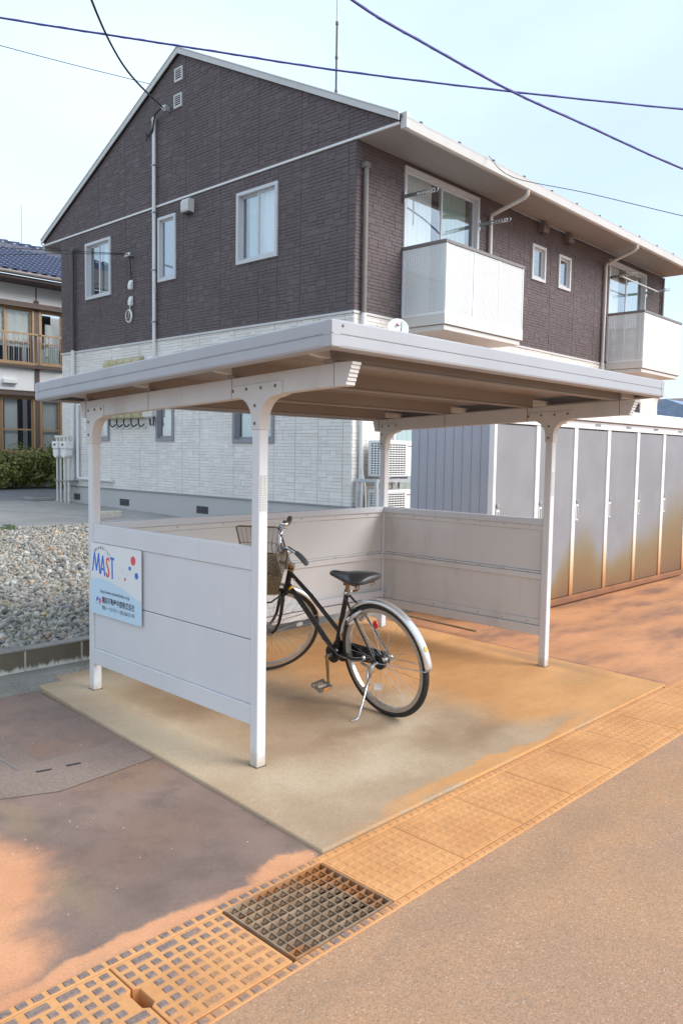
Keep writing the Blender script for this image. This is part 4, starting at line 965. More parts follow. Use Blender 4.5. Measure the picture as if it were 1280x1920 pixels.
# satellite dish on the balcony
dc = hw((.50, -.42, 3.33)); dd = thing('satellite_dish', dc, 'white satellite dish with a dark red mark below the nearer balcony', 'satellite dish')
ax = V((-.55, -.75, .35)).normalized(); e1 = ax.cross(V((0, 0, 1))).normalized(); e2 = e1.cross(ax)
mb = MB(); k0 = 0; rings = [(0, -.0), (.05, .004), (.10, .014), (.145, .028), (.16, .034)]
pts = [];
for rr_, hh_ in rings[1:]:
    for j in range(24): a = 2*math.pi*j/24; pts.append(dc+e1*rr_*math.cos(a)+e2*rr_*math.sin(a)+ax*hh_)
fs = [(i*24+j, i*24+(j+1) % 24, (i+1)*24+(j+1) % 24, (i+1)*24+j) for i in range(3) for j in range(24)]; pts.append(dc); fs += [(96, j, (j+1) % 24) for j in range(24)]
mb.add(pts, fs); o = mb.build('dish', 'locker_white', dd, smooth=True); o.modifiers.new('solid', 'SOLIDIFY').thickness = .006
mb = MB(); mm = dc+ax*.035+e2*.06; mb.add([mm-e1*.03-e2*.02, mm+e1*.02+e2*.03, mm+e1*.03-e2*.03], [(0, 1, 2)]); mb.build('mark', 'sign_ink', dd, recalc=False)
mb = MB(); mb.add([mm+e1*.005-e2*.015+ax*.002, mm+e1*.02+e2*.028+ax*.002, mm+e1*.035-e2*.025+ax*.002], [(0, 1, 2)]); mb.build('mark', 'sign_red', dd, recalc=False)
mb = MB(); mb.tube([dc, dc-ax*.12, dc-ax*.12+V((.1, .05, .12))], .016, 8); mb.build('mount', 'galvanised', dd, smooth=True)
mb = MB(); mb.tube([dc-e2*.18, dc-e2*.1+ax*.22, dc+ax*.24-e2*.02], .009, 6); mb.build('feed_arm', 'alloy_dull', dd)
# air conditioners on a rack
def ac(z0, lab):
    x0, x1, y0, y1 = .22, .98, -.42, -.13
    t = thing('air_conditioner', hw((.6, -.27, z0)), lab, 'air conditioner', 'outdoor air conditioner units beside the house corner')
    f = lambda a, b, c: tuple(hw((a, b, c)))
    mb = MB(); mb.box(x0, x1, y0, y1, z0, z0+.54, f); mb.build('casing', 'plastic_white', t, bevel=.015)
    mb = MB(); mb.box(x0+.06, x0+.53, y0-.003, y0-.0005, z0+.03, z0+.50, f); g = mb.build('fan_opening', 'vent_dark', t)
    mb = MB()
    for k in range(14): zz = z0+.04+k*.034; mb.box(x0+.055, x0+.535, y0-.012, y0-.004, zz, zz+.015, f)
    for k in range(8): xx = x0+.065+k*.065; mb.box(xx, xx+.008, y0-.014, y0-.0125, z0+.03, z0+.50, f)
    mb.build('fan_grille', 'plastic_white', t)
    mb = MB(); mb.box(x0-.0025, x0-.0005, y0+.04, y1-.05, z0+.03, z0+.49, f); mb.build('side_opening', 'vent_dark', t)
    mb = MB()
    for k in range(14): zz = z0+.028+k*.036; mb.box(x0-.010, x0-.003, y0+.03, y1-.04, zz, zz+.015, f)
    for k in range(4): yy = y0+.035+k*.058; mb.box(x0-.0125, x0-.0105, yy, yy+.022, z0+.03, z0+.49, f)
    mb.build('side_grille', 'plastic_white', t)
    mb = MB(); mb.box(x0+.58, x0+.68, y0-.0025, y0-.0005, z0+.455, z0+.467, f); mb.build('badge', 'pipe_dark', t)
    for xx in (x0+.1, x1-.16):
        mb = MB(); mb.box(xx, xx+.06, y0+.0, y1, z0-.03, z0-.001, f); mb.build('foot', 'galvanised', t)
ac(1.165, 'upper white air conditioner unit standing on the galvanised rack'); ac(.43, 'lower white air conditioner unit under the galvanised rack')
rk = thing('unit_rack', hw((.6, -.27, .2)), 'galvanised steel rack carrying the air conditioner by the house corner', 'rack')
f = lambda a, b, c: tuple(hw((a, b, c)))
for xx in (.05, 1.03):
    for yy in (-.46, -.10): mb = MB(); mb.box(xx, xx+.045, yy, yy+.045, .2, 1.085, f); mb.build('upright', 'galvanised', rk)
for yy in (-.46, -.10): mb = MB(); mb.box(.048, 1.077, yy-.002, yy+.047, 1.0855, 1.133, f); mb.build('rail', 'galvanised', rk)
for xx in (.05, 1.03): mb = MB(); mb.box(xx, xx+.045, -.412, -.102, 1.09, 1.13, f); mb.build('rail', 'galvanised', rk)
mb = MB(); mb.tube([hw((.12, -.1, 1.3)), hw((.1, -.2, 1.0)), hw((.06, -.25, .75)), hw((.08, -.2, .3))], .012, 7); tag(mb.build('drain_hose', 'pipe_cream', smooth=True), 'pale hose hanging beside the air conditioner rack', 'hose')
# meters ----------------------------------------------------------------
em = thing('electric_meters', hw((-.1, 5.8, 2.1)), 'row of weathered yellowish electric meter boxes on the house wall', 'meter')
f = lambda a, b, c: tuple(hw((a, b, c)))
mb = MB(); mb.box(-.04, -.016, 4.95, 6.62, 2.12, 3.28, f); mb.build('backboard', 'plastic_white', em)
for k in range(5):
    y0 = 5.34+k*.255
    mb = MB(); mb.prism([(-.041, 2.2), (-.10, 2.10), (-.17, 2.12), (-.19, 2.22), (-.19, 3.2), (-.16, 3.27), (-.041, 3.3)], lambda u, v, d: f(u, d, v), y0, y0+.24); m_ = mb.build('meter_box', 'meter_yellow', em, bevel=.02)
    mb = MB(); mb.tube([f(-.1, y0+.12, 2.12), f(-.11, y0+.10, 2.0), f(-.09, y0+.04, 1.95), f(-.06, y0-.02, 2.0)], .014, 7); mb.build('lead', 'cable_black', em, smooth=True)
    mb = MB(); mb.box(-.05, -.016, y0-.03, y0+.12, 1.93, 1.97, f); mb.build('lead_clip', 'plastic_white', em)
mb = MB(); mb.box(-.12, -.041, 4.97, 5.32, 2.13, 3.2, f); mb.build('switch_box', 'pipe_cream', em, bevel=.01)
mb = MB(); mb.tube([f(-.08, 5.1, 2.1), f(-.1, 5.05, 1.98), f(-.08, 4.98, 1.97), f(-.06, 4.985, 2.15)], .018, 7); mb.build('lead', 'cable_black', em, smooth=True)
gm = thing('gas_meters', hw((-.2, 8.15, .27)), 'pair of white gas meters on cream pipes at the house corner', 'gas meter')
for k, yy in enumerate((8.36, 8.02)):
    mb = MB(); mb.box(-.32, -.12, yy-.13, yy+.13, 1.50, 1.66, f); mb.build('meter_head', 'plastic_white', gm, bevel=.02)
    mb = MB(); mb.prism([(yy-.11, 1.499), (yy+.11, 1.499), (yy+.10, 1.36), (yy+.05, 1.31), (yy-.05, 1.31), (yy-.10, 1.36)], lambda u, v, d: f(d, u, v), -.31, -.13); mb.build('meter_body', 'plastic_white', gm, bevel=.02)
    mb = MB(); mb.box(-.325, -.321, yy-.05, yy+.03, 1.57, 1.61, f); mb.build('dial', 'vent_dark', gm)
    for dy in (-.08, .07):
        mb = MB(); mb.tube([f(-.22, yy+dy, .25), f(-.22, yy+dy, 1.30)], .026, 8); mb.build('riser', 'pipe_cream', gm, smooth=True, auto=40)
        mb = MB(); mb.tube([f(-.22, yy+dy, 1.66), f(-.22, yy+dy, 1.74)], .03, 8); mb.build('union', 'pipe_cream', gm)
mb = MB(); mb.tube([f(-.22, 8.5, 1.76), f(-.22, 7.88, 1.76)], .03, 8); mb.build('header_pipe', 'pipe_cream', gm); mb = MB(); mb.box(-.25, -.016, 7.9, 8.5, .80, .83, f); mb.build('pipe_support', 'alloy_dull', gm)
# cable terminals
for (yy, zz, lab) in ((5.80, 4.62, 'upper white cable terminal box on the dark gable'), (5.80, 4.31, 'lower white cable terminal box above the coiled cable')):
    mb = MB(); mb.prism([(-.016, zz-.02), (-.075, zz-.01), (-.085, zz+.06), (-.05, zz+.16), (-.016, zz+.17)], lambda u, v, d: f(u, d, v), yy-.05, yy+.05); tag(mb.build('cable_box', 'plastic_white', bevel=.008), lab, 'cable box', 'cable boxes on the gable')
mb = MB(); c = V((-.05, 5.85, 4.10))
for k in range(3): mb.tube([f(-.05-.008*k, 5.85+(.105-.008*k)*math.cos(a), 4.10+(.125-.006*k)*math.sin(a)) for a in [2*math.pi*i/18 for i in range(18)]], .009, 6, closed=True)
mb.tube([f(-.05, 5.80, 4.30), f(-.05, 5.83, 4.22), f(-.05, 5.88, 4.05)], .010, 6); tag(mb.build('coiled_cable', 'plastic_white', smooth=True), 'white coiled cable hanging on the dark gable wall', 'cable')
ins = thing('wire_anchor', hw((-.02, 5.86, 5.25)), 'small bracket with insulators below the gable window, wire tied on', 'wire anchor')
mb = MB(); mb.box(-.10, -.016, 5.74, 5.92, 5.23, 5.255, f); mb.build('bracket', 'galvanised', ins)
for yy in (5.77, 5.83, 5.89): mb = MB(); mb.ell(f(-.09, yy, 5.27), .025, .025, .03, 8, 6); mb.build('insulator', 'plastic_white', ins, smooth=True)
mb = MB(); mb.tube([f(-.08, 5.80, 5.22), f(-.06, 5.78, 5.1), f(-.04, 5.81, 4.95), f(-.04, 5.80, 4.76)], .012, 6); mb.build('lead', 'cable_black', ins)
mb = MB(); mb.tube([f(-.08, 7.93, 5.70), f(-.07, 7.7, 5.64), f(-.05, 7.85, 5.62)], .014, 6); mb.build('lead', 'cable_black', ins)
an2 = thing('wire_anchor', hw((-.03, 4.56, 7.66)), 'galvanised wire anchor near the louvre vents at the gable top', 'wire anchor')
mb = MB(); mb.box(-.12, -.016, 4.53, 4.60, 7.60, 7.70, f); mb.build('bracket', 'galvanised', an2)
mb = MB(); mb.ell(f(-.13, 4.60, 7.66), .03, .03, .04, 8, 6); mb.build('insulator', 'plastic_white', an2, smooth=True)
mb = MB(); mb.tube([f(-.14, 4.62, 7.66), f(-.12, 4.85, 7.62), f(-.10, 4.95, 7.45), f(-.08, 4.99, 7.3)], .016, 6)
for k in range(3): mb.tube([f(-.09, 4.98, 7.40-k*.03), f(-.10, 5.1+k*.04, 7.30-.03*k), f(-.07, 5.28-.06*k, 7.40-.02*k)], .010, 5)
mb.build('lead', 'cable_black', an2, smooth=True)
# loose concrete block at the foundation, gutter box
mb = MB(); mb.box(4.70, 5.11, 9.95, 10.13, .26, .40); o = mb.build('concrete_block', 'mortar', bevel=.015); o.rotation_euler.z = 0; tag(o, 'pale concrete block lying at the foot of the white wall', 'block')
mb = MB(); mb.box(5.25, 5.75, 13.9, 14.5, .3, .365); mb.box(5.25, 5.75, 13.9, 13.98, .3655, .43); mb.box(5.25, 5.33, 13.981, 14.5, .3655, .43); tag(mb.build('drain_surround', 'upper_concrete', bevel=.008), 'low grey drain surround by the gas meter pipes', 'drain')

# ------------------------------------------------------------------ storage lockers
LX, PITCH, LY, LD = 3.66, .738, 1.14, .97
lk = thing('storage_lockers', (5.8, 1.6, .02), 'row of grey metal storage lockers with white frames and rust stained doors', 'locker')
mb = MB(); mb.box(LX+.02, LX+6*PITCH-.0, LY+.05, LY+LD, .03, 1.86); mb.build('carcass', 'locker_side', lk)
nrib = 9
for k in range(nrib):
    y0 = LY+.055+k*(LD-.06)/nrib; y1 = LY+.055+(k+1)*(LD-.06)/nrib
    mb = MB(); mb.prism([(LX+.019, y0+.0004), (LX+.006, y0+.0006), (LX+.004, y0+.003), (LX+.004, y0+.011), (LX+.012, y0+.016), (LX+.012, y1-.0004), (LX+.019, y1-.0004)], ident, .06, 1.86); mb.build('side_panel', 'locker_side', lk)
mb = MB(); mb.box(LX-.012, LX+.03, LY-.004, LY+.055, .03, 1.86); mb.build('corner_post', 'locker_white', lk, bevel=.006)
for k in range(7):
    xx = LX+k*PITCH
    if k: mb = MB(); mb.box(xx-.035, xx+.035, LY-.006, LY+.05, .065, 1.795); mb.build('frame_strip', 'locker_strip_rust' if k > 1 else 'locker_white', lk, bevel=.005)
    if k < 6:
        mb = MB(); mb.box(xx+(.037 if k else .032), xx+PITCH-.037, LY+.006, LY+.03, .07, 1.785); dr = mb.build('door', 'locker_door_rust', lk, bevel=.006)
        mb = MB(); mb.cyl((xx+.072, LY+.006, 1.055), (xx+.072, LY-.014, 1.055), .021, 14); mb.build('knob', 'alloy', dr, smooth=True, auto=40)
        mb = MB(); mb.box(xx+.05, xx+.098, LY-.006, LY+.005, .845, 1.012); h_ = mb.build('handle', 'plastic_white', dr, bevel=.004)
        mb = MB(); mb.box(xx+.06, xx+.088, LY-.0075, LY-.0055, .86, .995); mb.build('handle_recess', 'alloy_dull', dr)
        mb = MB(); mb.box(xx+PITCH*.52, xx+PITCH*.68, LY-.016, LY-.0125, 1.828, 1.852); mb.build('number_plate', 'alloy_dull', lk)
mb = MB(); mb.box(LX-.01, LX+6*PITCH+.03, LY-.012, LY+.05, 1.797, 1.872); mb.build('header', 'locker_white', lk, bevel=.004)
mb = MB(); mb.prism([(LY-.06, 1.879), (LY-.06, 2.005), (LY-.04, 2.015), (LY+LD+.05, 1.985), (LY+LD+.05, 1.879)], lambda u, v, d: (d, u, v), LX-.03, LX+6*PITCH+.06); mb.build('roof_cap', 'locker_white', lk, bevel=.006)
mb = MB(); mb.box(LX-.008, LX+6*PITCH+.035, LY-.008, LY+.052, .0, .066); mb.build('plinth', 'locker_strip_rust', lk, bevel=.003)

# ------------------------------------------------------------------ bicycle
Pr = V((1.0402, .0786, .0016)); fw = V((.0598, .9980, .0200)); hh = V((-.1532, -.0106, .9881)); ww = V((-.9864, .0621, -.1522))
axd = V((-.1644, -.3675, .9154)); A = V((1.0512, 1.0686, .3348)); p1 = V((-.8668, .4967, .0438)); w1 = V((-.4708, -.7862, -.4003))
c1 = V((1.0078, 1.0934, .3369)); f1 = V((-.7503, .5954, -.2872)); h1 = V((-.4641, -.1651, .8702)); WR = .335
B = lambda s, h, w=0.: Pr+fw*s+hh*h+ww*w
S = lambda p, a, w=0.: A+p1*p+axd*a+w1*w
bk = thing('bicycle', Pr, 'black city bicycle with silver mudguards and front basket parked on its stand', 'bicycle')
def wheel(c, a, b, n, nm):
    cir = lambda r, k, off=0.: [c+a*r*math.cos(2*math.pi*i/k)+b*r*math.sin(2*math.pi*i/k)+n*off for i in range(k)]
    w = MB().tube(cir(WR-.017, 64), .0175, 10, closed=True).build('wheel', 'rubber', bk, smooth=True)
    rim = MB(); k = 64
    prof = [(.281, -.010), (.281, .010), (.300, .0125), (.305, .0125), (.305, -.0125), (.300, -.0125)]
    vs_ = [];
    for i in range(k):
        e = a*math.cos(2*math.pi*i/k)+b*math.sin(2*math.pi*i/k); vs_ += [c+e*r+n*o for r, o in prof]
    m_ = len(prof); rim.add(vs_, [(i*m_+j, i*m_+(j+1) % m_, ((i+1) % k)*m_+(j+1) % m_, ((i+1) % k)*m_+j) for i in range(k) for j in range(m_)]); rim.build('rim', 'alloy', w, smooth=True, auto=40)
    hb = MB(); hb.cyl(c-n*.035, c+n*.035, .016, 14); hb.cyl(c-n*.03, c-n*.026, .026, 14); hb.cyl(c+n*.026, c+n*.03, .026, 14); hb.cyl(c-n*.062, c+n*.062, .0055, 8); hb.cyl(c+n*.054, c+n*.064, .011, 6); hb.cyl(c-n*.064, c-n*.054, .011, 6); hb.build('hub', 'alloy_dull', w, smooth=True, auto=40)
    sp_ = MB()
    for i in range(36):
        th = 2*math.pi*i/36; sd = 1 if i % 2 else -1; cr = R(70)*(1 if (i//2) % 2 else -1)
        e0 = a*math.cos(th+cr)+b*math.sin(th+cr); e1_ = a*math.cos(th)+b*math.sin(th)
        sp_.tube([c+e0*.024+n*.028*sd, c+e1_*.282+n*.003*sd], .0011, 4)
    sp_.build('spokes', 'alloy', w)
    return w, cir
rc = B(0, WR); wR, cirR = wheel(rc, fw, hh, ww, 'r'); wF, cirF = wheel(c1, f1, h1, w1, 'f')
def mudguard(c, a, b, n, a0, a1, rad=.352):
    mb = MB(); k = 40; prof = [(-.0255, -.016), (-.024, -.006), (-.016, .003), (-.006, .007), (.006, .007), (.016, .003), (.024, -.006), (.0255, -.016)]; vs_ = []
    for i in range(k+1):
        th = R(a0+(a1-a0)*i/k); e = a*math.cos(th)+b*math.sin(th); vs_ += [c+e*(rad+dr)+n*o for o, dr in prof]
    m_ = len(prof); mb.add(vs_, [(i*m_+j, i*m_+j+1, (i+1)*m_+j+1, (i+1)*m_+j) for i in range(k) for j in range(m_-1)])
    o = mb.build('mudguard', 'mudguard_steel', bk, smooth=True); s_ = o.modifiers.new('solid', 'SOLIDIFY'); s_.thickness = .0015; return o
mgR = mudguard(rc, fw, hh, ww, 12, 176); 
mudguard(c1, f1, h1, w1, 62, 182)
# paint fade on the inner part of the rear mudguard, sticker, red mark
e = fw*math.cos(R(150))+hh*math.sin(R(150))
for ang, rad_, mt in ((157, .012, 'reflector_yellow'),):
    e = fw*math.cos(R(ang))+hh*math.sin(R(ang)); tt = -fw*math.sin(R(ang))+hh*math.cos(R(ang)); mb = MB()
    mb.prism(arc(0, 0, 1, 0, 330, 11), lambda u, v, d: tuple(rc+e*(.3612+d)+tt*u*.018+ww*(v*.011+.004)), 0, .0012); mb.build('sticker', mt, mgR)
# stays
mb = MB()
for s_ in (-1, 1): mb.tube([rc+ww*.058*s_, rc-fw*.335+hh*.02+ww*.03*s_, rc-fw*.347+hh*.018], .0022, 5)
mb.build('mudguard_stay', 'alloy', bk)
mb = MB()
for s_ in (-1, 1): mb.tube([c1+w1*.055*s_, c1-f1*.335+h1*.02+w1*.028*s_, c1-f1*.347+h1*.02], .0024, 5)
mb.build('mudguard_stay', 'alloy', bk)
# frame
bb = (.418, .285); mb = MB()
stt = (.262, .700); sd = V((stt[0]-bb[0], stt[1]-bb[1], 0)); 
mb.tube([B(*bb), B(.30, .60), B(*stt)], .0155, 12)
mb.tube([B(.790, .735), B(.60, .613), B(.372, .437)], .0135, 12)
mb.tube([B(.822, .655), B(.70, .545), B(.55, .405), B(.428, .292)], .0165, 12)
mb.tube([B(.768, .785), B(.860, .585)], .0185, 12)
for s_ in (-1, 1):
    mb.tube([B(.39, .285, .02*s_), B(.3, .295, .034*s_), B(.05, .33, .055*s_), B(0, .335, .057*s_)], .0085, 10)
    mb.tube([B(.268, .672, .016*s_), B(.2, .60, .040*s_), B(.02, .355, .057*s_), B(0, .335, .057*s_)], .0068, 10)
mb.cyl(B(bb[0], bb[1], -.036), B(bb[0], bb[1], .036), .022, 14); mb.cyl(B(.21, .60, -.038), B(.21, .60, .038), .006, 8)
fr_o = mb.build('frame', 'bike_black', bk, smooth=True, auto=60)
mb = MB(); mb.cyl(B(.268, .682, 0), B(.259, .706, 0), .0185, 14); mb.cyl(B(.255, .695, -.03), B(.255, .695, .035), .006, 8); mb.build('seat_clamp', 'alloy_dull', bk, smooth=True, auto=40)
mb = MB(); mb.cyl(B(.255, .690, -.036), B(.225, .700, -.052), .007, 8); mb.build('clamp_lever', 'rusty_steel', bk)
mb = MB(); mb.cyl(B(.780, .752), B(.774, .765), .0205, 14); mb.cyl(B(.771, .778), B(.764, .793), .0215, 14); mb.build('headset', 'rusty_steel', bk, smooth=True, auto=40)
mb = MB(); mb.tube([B(.262, .70), B(.250, .752)], .0128, 12); mb.build('seat_post', 'rusty_steel', bk, smooth=True, auto=40)
mb = MB(); e_ = B(.812, .662)-B(.70, .56)
mb.tube([B(.800, .636), B(.787, .624)], .0178, 12); mb.build('sticker', 'reflector_yellow', bk, smooth=True)
d0 = (B(.372, .437)-B(.790, .735)).normalized(); n0 = (ww-d0*ww.dot(d0)).normalized(); u0_ = n0.cross(d0)
m4 = Matrix((d0, u0_, n0)).transposed().to_4x4(); m4.translation = B(.748, .702)+n0*.0142-u0_*.007
text_on('Contrai', bk, 'paper_white', m4, .030, 'lettering', width=.085, shear=.3)
# saddle
mb = MB(); vs_ = []; secs = []
prof_s = [(.392, .800, .010, .014), (.385, .806, .024, .022), (.35, .808, .032, .028), (.30, .806, .040, .034), (.25, .808, .058, .042), (.20, .816, .085, .050), (.14, .822, .104, .050), (.09, .824, .108, .046), (.058, .822, .098, .038), (.042, .816, .070, .022)]
k = 16
for s_, h_, hw_, th_ in prof_s:
    for j in range(k):
        a = 2*math.pi*j/k; cx, cz = math.cos(a), math.sin(a)
        z_ = cz*th_*.38 if cz > 0 else cz*th_
        z_ -= (abs(cx)**2)*th_*.35
        vs_.append(B(s_, h_-.004+z_, cx*hw_))
fs = [(i*k+j, i*k+(j+1) % k, (i+1)*k+(j+1) % k, (i+1)*k+j) for i in range(len(prof_s)-1) for j in range(k)]+[tuple(range(k)), tuple(range((len(prof_s)-1)*k, len(prof_s)*k))]
mb.add(vs_, fs); sdl = mb.build('saddle', 'saddle_vinyl', bk, smooth=True); sdl.modifiers.new('sub', 'SUBSURF').render_levels = 1
mb = MB()
for s_ in (-1, 1):
    mb.tube([B(.36, .785, .012*s_), B(.27, .768, .022*s_), B(.20, .762, .04*s_), B(.11, .766, .062*s_)], .0035, 6)
    pts = [B(.105+.013*math.cos(q), .745+q*.0022, .062*s_+.013*math.sin(q)) for q in [i*.6 for i in range(0, 46)]]; mb.tube(pts, .0026, 5)
mb.tube([B(.25, .752, -.03), B(.25, .752, .03)], .009, 8); mb.build('saddle_spring', 'rusty_steel', sdl, smooth=True)
# fork, stem, handlebar
mb = MB()
mb.tube([S(0, .27), S(0, .30)], .019, 12)
for s_ in (-1, 1): mb.tube([S(0, .285, .022*s_), S(0, .27, .042*s_), S(0, .16, .050*s_), S(.004, .09, .052*s_), S(.022, .03, .053*s_), S(.05, -.008, .053*s_)], [.013, .0125, .0115, .0105, .0095, .009], 10)
mb.tube([S(0, .29, -.04), S(0, .29, .04)], .014, 10)
mb.build('fork', 'bike_black', bk, smooth=True)
mb = MB(); mb.tube([S(0, .47), S(0, .585)], .0115, 12); mb.tube([S(0, .57), S(.008, .592), S(.03, .602), S(.045, .602)], .014, 10); mb.cyl(S(.045, .602, -.025), S(.045, .602, .025), .018, 12); mb.build('stem', 'alloy', bk, smooth=True, auto=50)
mb = MB()
for s_ in (-1, 1): mb.tube([S(.045, .602, 0), S(.046, .604, .03*s_), S(.05, .625, .06*s_), S(.05, .665, .085*s_), S(.035, .688, .115*s_), S(.008, .690, .16*s_), S(-.012, .688, .20*s_)], .0112, 10)
hbar = mb.build('handlebar', 'chrome', bk, smooth=True)
for s_ in (-1, 1):
    mb = MB(); mb.tube([S(-.004, .690, .178*s_), S(-.022, .688, .215*s_), S(-.04, .684, .265*s_), S(-.046, .682, .285*s_), S(-.048, .682, .290*s_)], [.0145, .0165, .017, .016, .011], 12); mb.build('grip', 'grip_grey', bk, smooth=True)
    mb = MB(); mb.tube([S(.012, .688, .155*s_), S(.045, .672, .17*s_), S(.038, .652, .21*s_), S(.015, .643, .26*s_)], .0048, 6); mb.build('brake_lever', 'alloy_dull', bk, smooth=True)
    mb = MB(); mb.tube([S(.03, .69, .14*s_), S(.09, .70, .11*s_), S(.10, .60, .07*s_), S(.06, .46, .03*s_), S(.035, .34, .02*s_)], .0026, 5); mb.build('brake_cable', 'alloy_dull', bk, smooth=True)
mb = MB(); bc = S(.022, .712, -.125); mb.ell(bc+axd*.012, .026, .026, .022, 14, 8, (p1, w1, axd)); mb.cyl(bc-axd*.014, bc, .02, 12); mb.build('bell', 'chrome', bk, smooth=True)
# front brake, basket, lamp
mb = MB(); mb.tube([S(.03, .36, .035), S(.045, .335, .04), S(.05, .30, .03), S(.03, .285, 0)], .006, 6); mb.tube([S(.03, .36, -.035), S(.045, .335, -.04), S(.05, .30, -.03), S(.03, .285, 0)], .006, 6); mb.build('front_brake', 'alloy', bk, smooth=True)
mb = MB(); mb.tube([S(.03, .30, .06), S(.08, .26, .07), S(.16, .25, .07)], .006, 6); mb.tube([S(.03, .30, -.06), S(.08, .26, -.07), S(.16, .25, -.07)], .006, 6); mb.tube([S(.16, .25, -.07), S(.16, .25, .07)], .006, 6); mb.build('basket_support', 'bike_black', bk, smooth=True)
# basket in steering space: up is near vertical
bu = axd; b0 = (.045, .36)
def bpt(i, j, lev):  # i along p (0..1), j across (-1..1), lev 0..1
    t = lev; p0, p1_ = .06-.015*t, .22+.10*t; w_ = .125+.05*t
    return S(p0+(p1_-p0)*i, .355+.315*t, w_*j)
bas = MB()
def brim(t, r):
    pts = []
    for (i, j) in ((0, -1), (0, 1), (1, 1), (1, -1)): pts.append((i, j))
    out = []
    q = [(0, -1), (0, 1), (1, 1), (1, -1)]
    for a in range(4):
        (i0, j0), (i1, j1) = q[a], q[(a+1) % 4]
        for s_ in (.06, .5, .94): out.append(bpt(i0+(i1-i0)*s_, j0+(j1-j0)*s_, t))
    bas.tube(out, r, 6, closed=True)
for t_, r_ in ((1., .0055), (.66, .0022), (.44, .0032), (.33, .0018), (.22, .0018), (.11, .0018), (0, .005)): brim(t_, r_)
for k in range(13):
    f_ = k/12
    for a in ((0, -1+2*f_), (1, -1+2*f_)): bas.tube([bpt(*a, 0), bpt(*a, .45), bpt(*a, 1.)], .0013, 4)
    bas.tube([bpt(0, -1+2*f_, 0), bpt(1, -1+2*f_, 0)], .0014, 4)
for k in range(10):
    f_ = k/9
    for a in ((f_, -1), (f_, 1)): bas.tube([bpt(*a, 0), bpt(*a, .45), bpt(*a, 1.)], .0013, 4)
    bas.tube([bpt(f_, -1, 0), bpt(f_, 1, 0)], .0014, 4)
bso = bas.build('basket', 'basket_wire', bk)
# the basket's lower part is solid woven mesh: a finer net
t = NT('basket_net'); q = t.obj(); sx_ = t.node('ShaderNodeSeparateXYZ'); t.link(q, sx_.inputs[0])
def saw(v, k): return t.math('ABSOLUTE', t.math('SUBTRACT', t.math('FRACT', t.math('MULTIPLY', v, k)), .5))
gr_ = t.math('MAXIMUM', saw(t.math('ADD', sx_.outputs[0], sx_.outputs[1]), 95.), saw(sx_.outputs[2], 95.))
t.color((.155, .115, .07)); t.rough(.6); t.link(t.ramp(gr_, .20, .24, .25, 1.), t.b.inputs['Alpha']); M['basket_net'] = t.m
mb = MB(); q4 = [(0, -1), (0, 1), (1, 1), (1, -1)]
for a in range(4):
    (i0, j0), (i1, j1) = q4[a], q4[(a+1) % 4]; mb.add([bpt(i0, j0, .01), bpt(i1, j1, .01), bpt(i1, j1, .45), bpt(i0, j0, .45)], [(0, 1, 2, 3)])
mb.add([bpt(i, j, .01) for i, j in q4], [(0, 1, 2, 3)]); mb.build('basket_net', 'basket_net', bso, recalc=False)
t = NT('basket_net_fine'); t.color((.17, .13, .08)); t.b.inputs['Alpha'].default_value = .38; M['basket_fine'] = t.m
mb = MB()
for a in range(4):
    (i0, j0), (i1, j1) = q4[a], q4[(a+1) % 4]; mb.add([bpt(i0, j0, .45), bpt(i1, j1, .45), bpt(i1, j1, .99), bpt(i0, j0, .99)], [(0, 1, 2, 3)])
mb.build('basket_net', 'basket_fine', bso, recalc=False)
mb = MB(); mb.tube([S(.0, .505, 0), S(.05, .52, 0)], .010, 8); mb.build('basket_bracket', 'grip_grey', bk)
# crank set
mb = MB(); mb.tube([B(bb[0], bb[1], .035), B(bb[0], bb[1], .072)], .012, 10); mb.build('crank_axle', 'alloy_dull', bk)
for s_, dirn in ((1, -1), (-1, 1)):
    e0, e1_ = B(bb[0], bb[1], .070*s_), B(bb[0]+.01*dirn, bb[1]+.165*dirn, .085*s_)
    mb = MB(); mb.tube([e0, e0.lerp(e1_, .15), e0.lerp(e1_, .9), e1_], [.013, .0105, .008, .010], 10); cr = mb.build('crank', 'rusty_steel', bk, smooth=True)
    pc = e1_+ww*.055*s_
    mb = MB(); mb.cyl(e1_, e1_+ww*.10*s_, .006, 8); mb.build('pedal_axle', 'alloy_dull', cr)
    fx = fw*.92+hh*.25; fx.normalize(); ux = ww.cross(fx).normalized()
    mb = MB()
    for o_ in (-.034, .034):
        vs_ = [pc+fx*(o_+a*.009)+ww*b_*.046+ux*c_*.011 for c_ in (-1, 1) for b_ in (-1, 1) for a in (-1, 1)]; mb.add(vs_, [(0, 2, 3, 1), (4, 5, 7, 6), (0, 1, 5, 4), (2, 6, 7, 3), (0, 4, 6, 2), (1, 3, 7, 5)])
    for o_ in (-.04, .04):
        vs_ = [pc+fx*a*.025+ww*(o_+b_*.005)+ux*c_*.009 for c_ in (-1, 1) for b_ in (-1, 1) for a in (-1, 1)]; mb.add(vs_, [(0, 2, 3, 1), (4, 5, 7, 6), (0, 1, 5, 4), (2, 6, 7, 3), (0, 4, 6, 2), (1, 3, 7, 5)])
    pd = mb.build('pedal', 'alloy', bk)
    for o_ in (-.0445, .0445):
        mb = MB(); vs_ = [pc+fx*(o_+a*.0012)+ww*b_*.024+ux*c_*.008 for c_ in (-1, 1) for b_ in (-1, 1) for a in (-1, 1)]; mb.add(vs_, [(0, 2, 3, 1), (4, 5, 7, 6), (0, 1, 5, 4), (2, 6, 7, 3), (0, 4, 6, 2), (1, 3, 7, 5)]); mb.build('pedal_reflector', 'reflector_orange', pd)
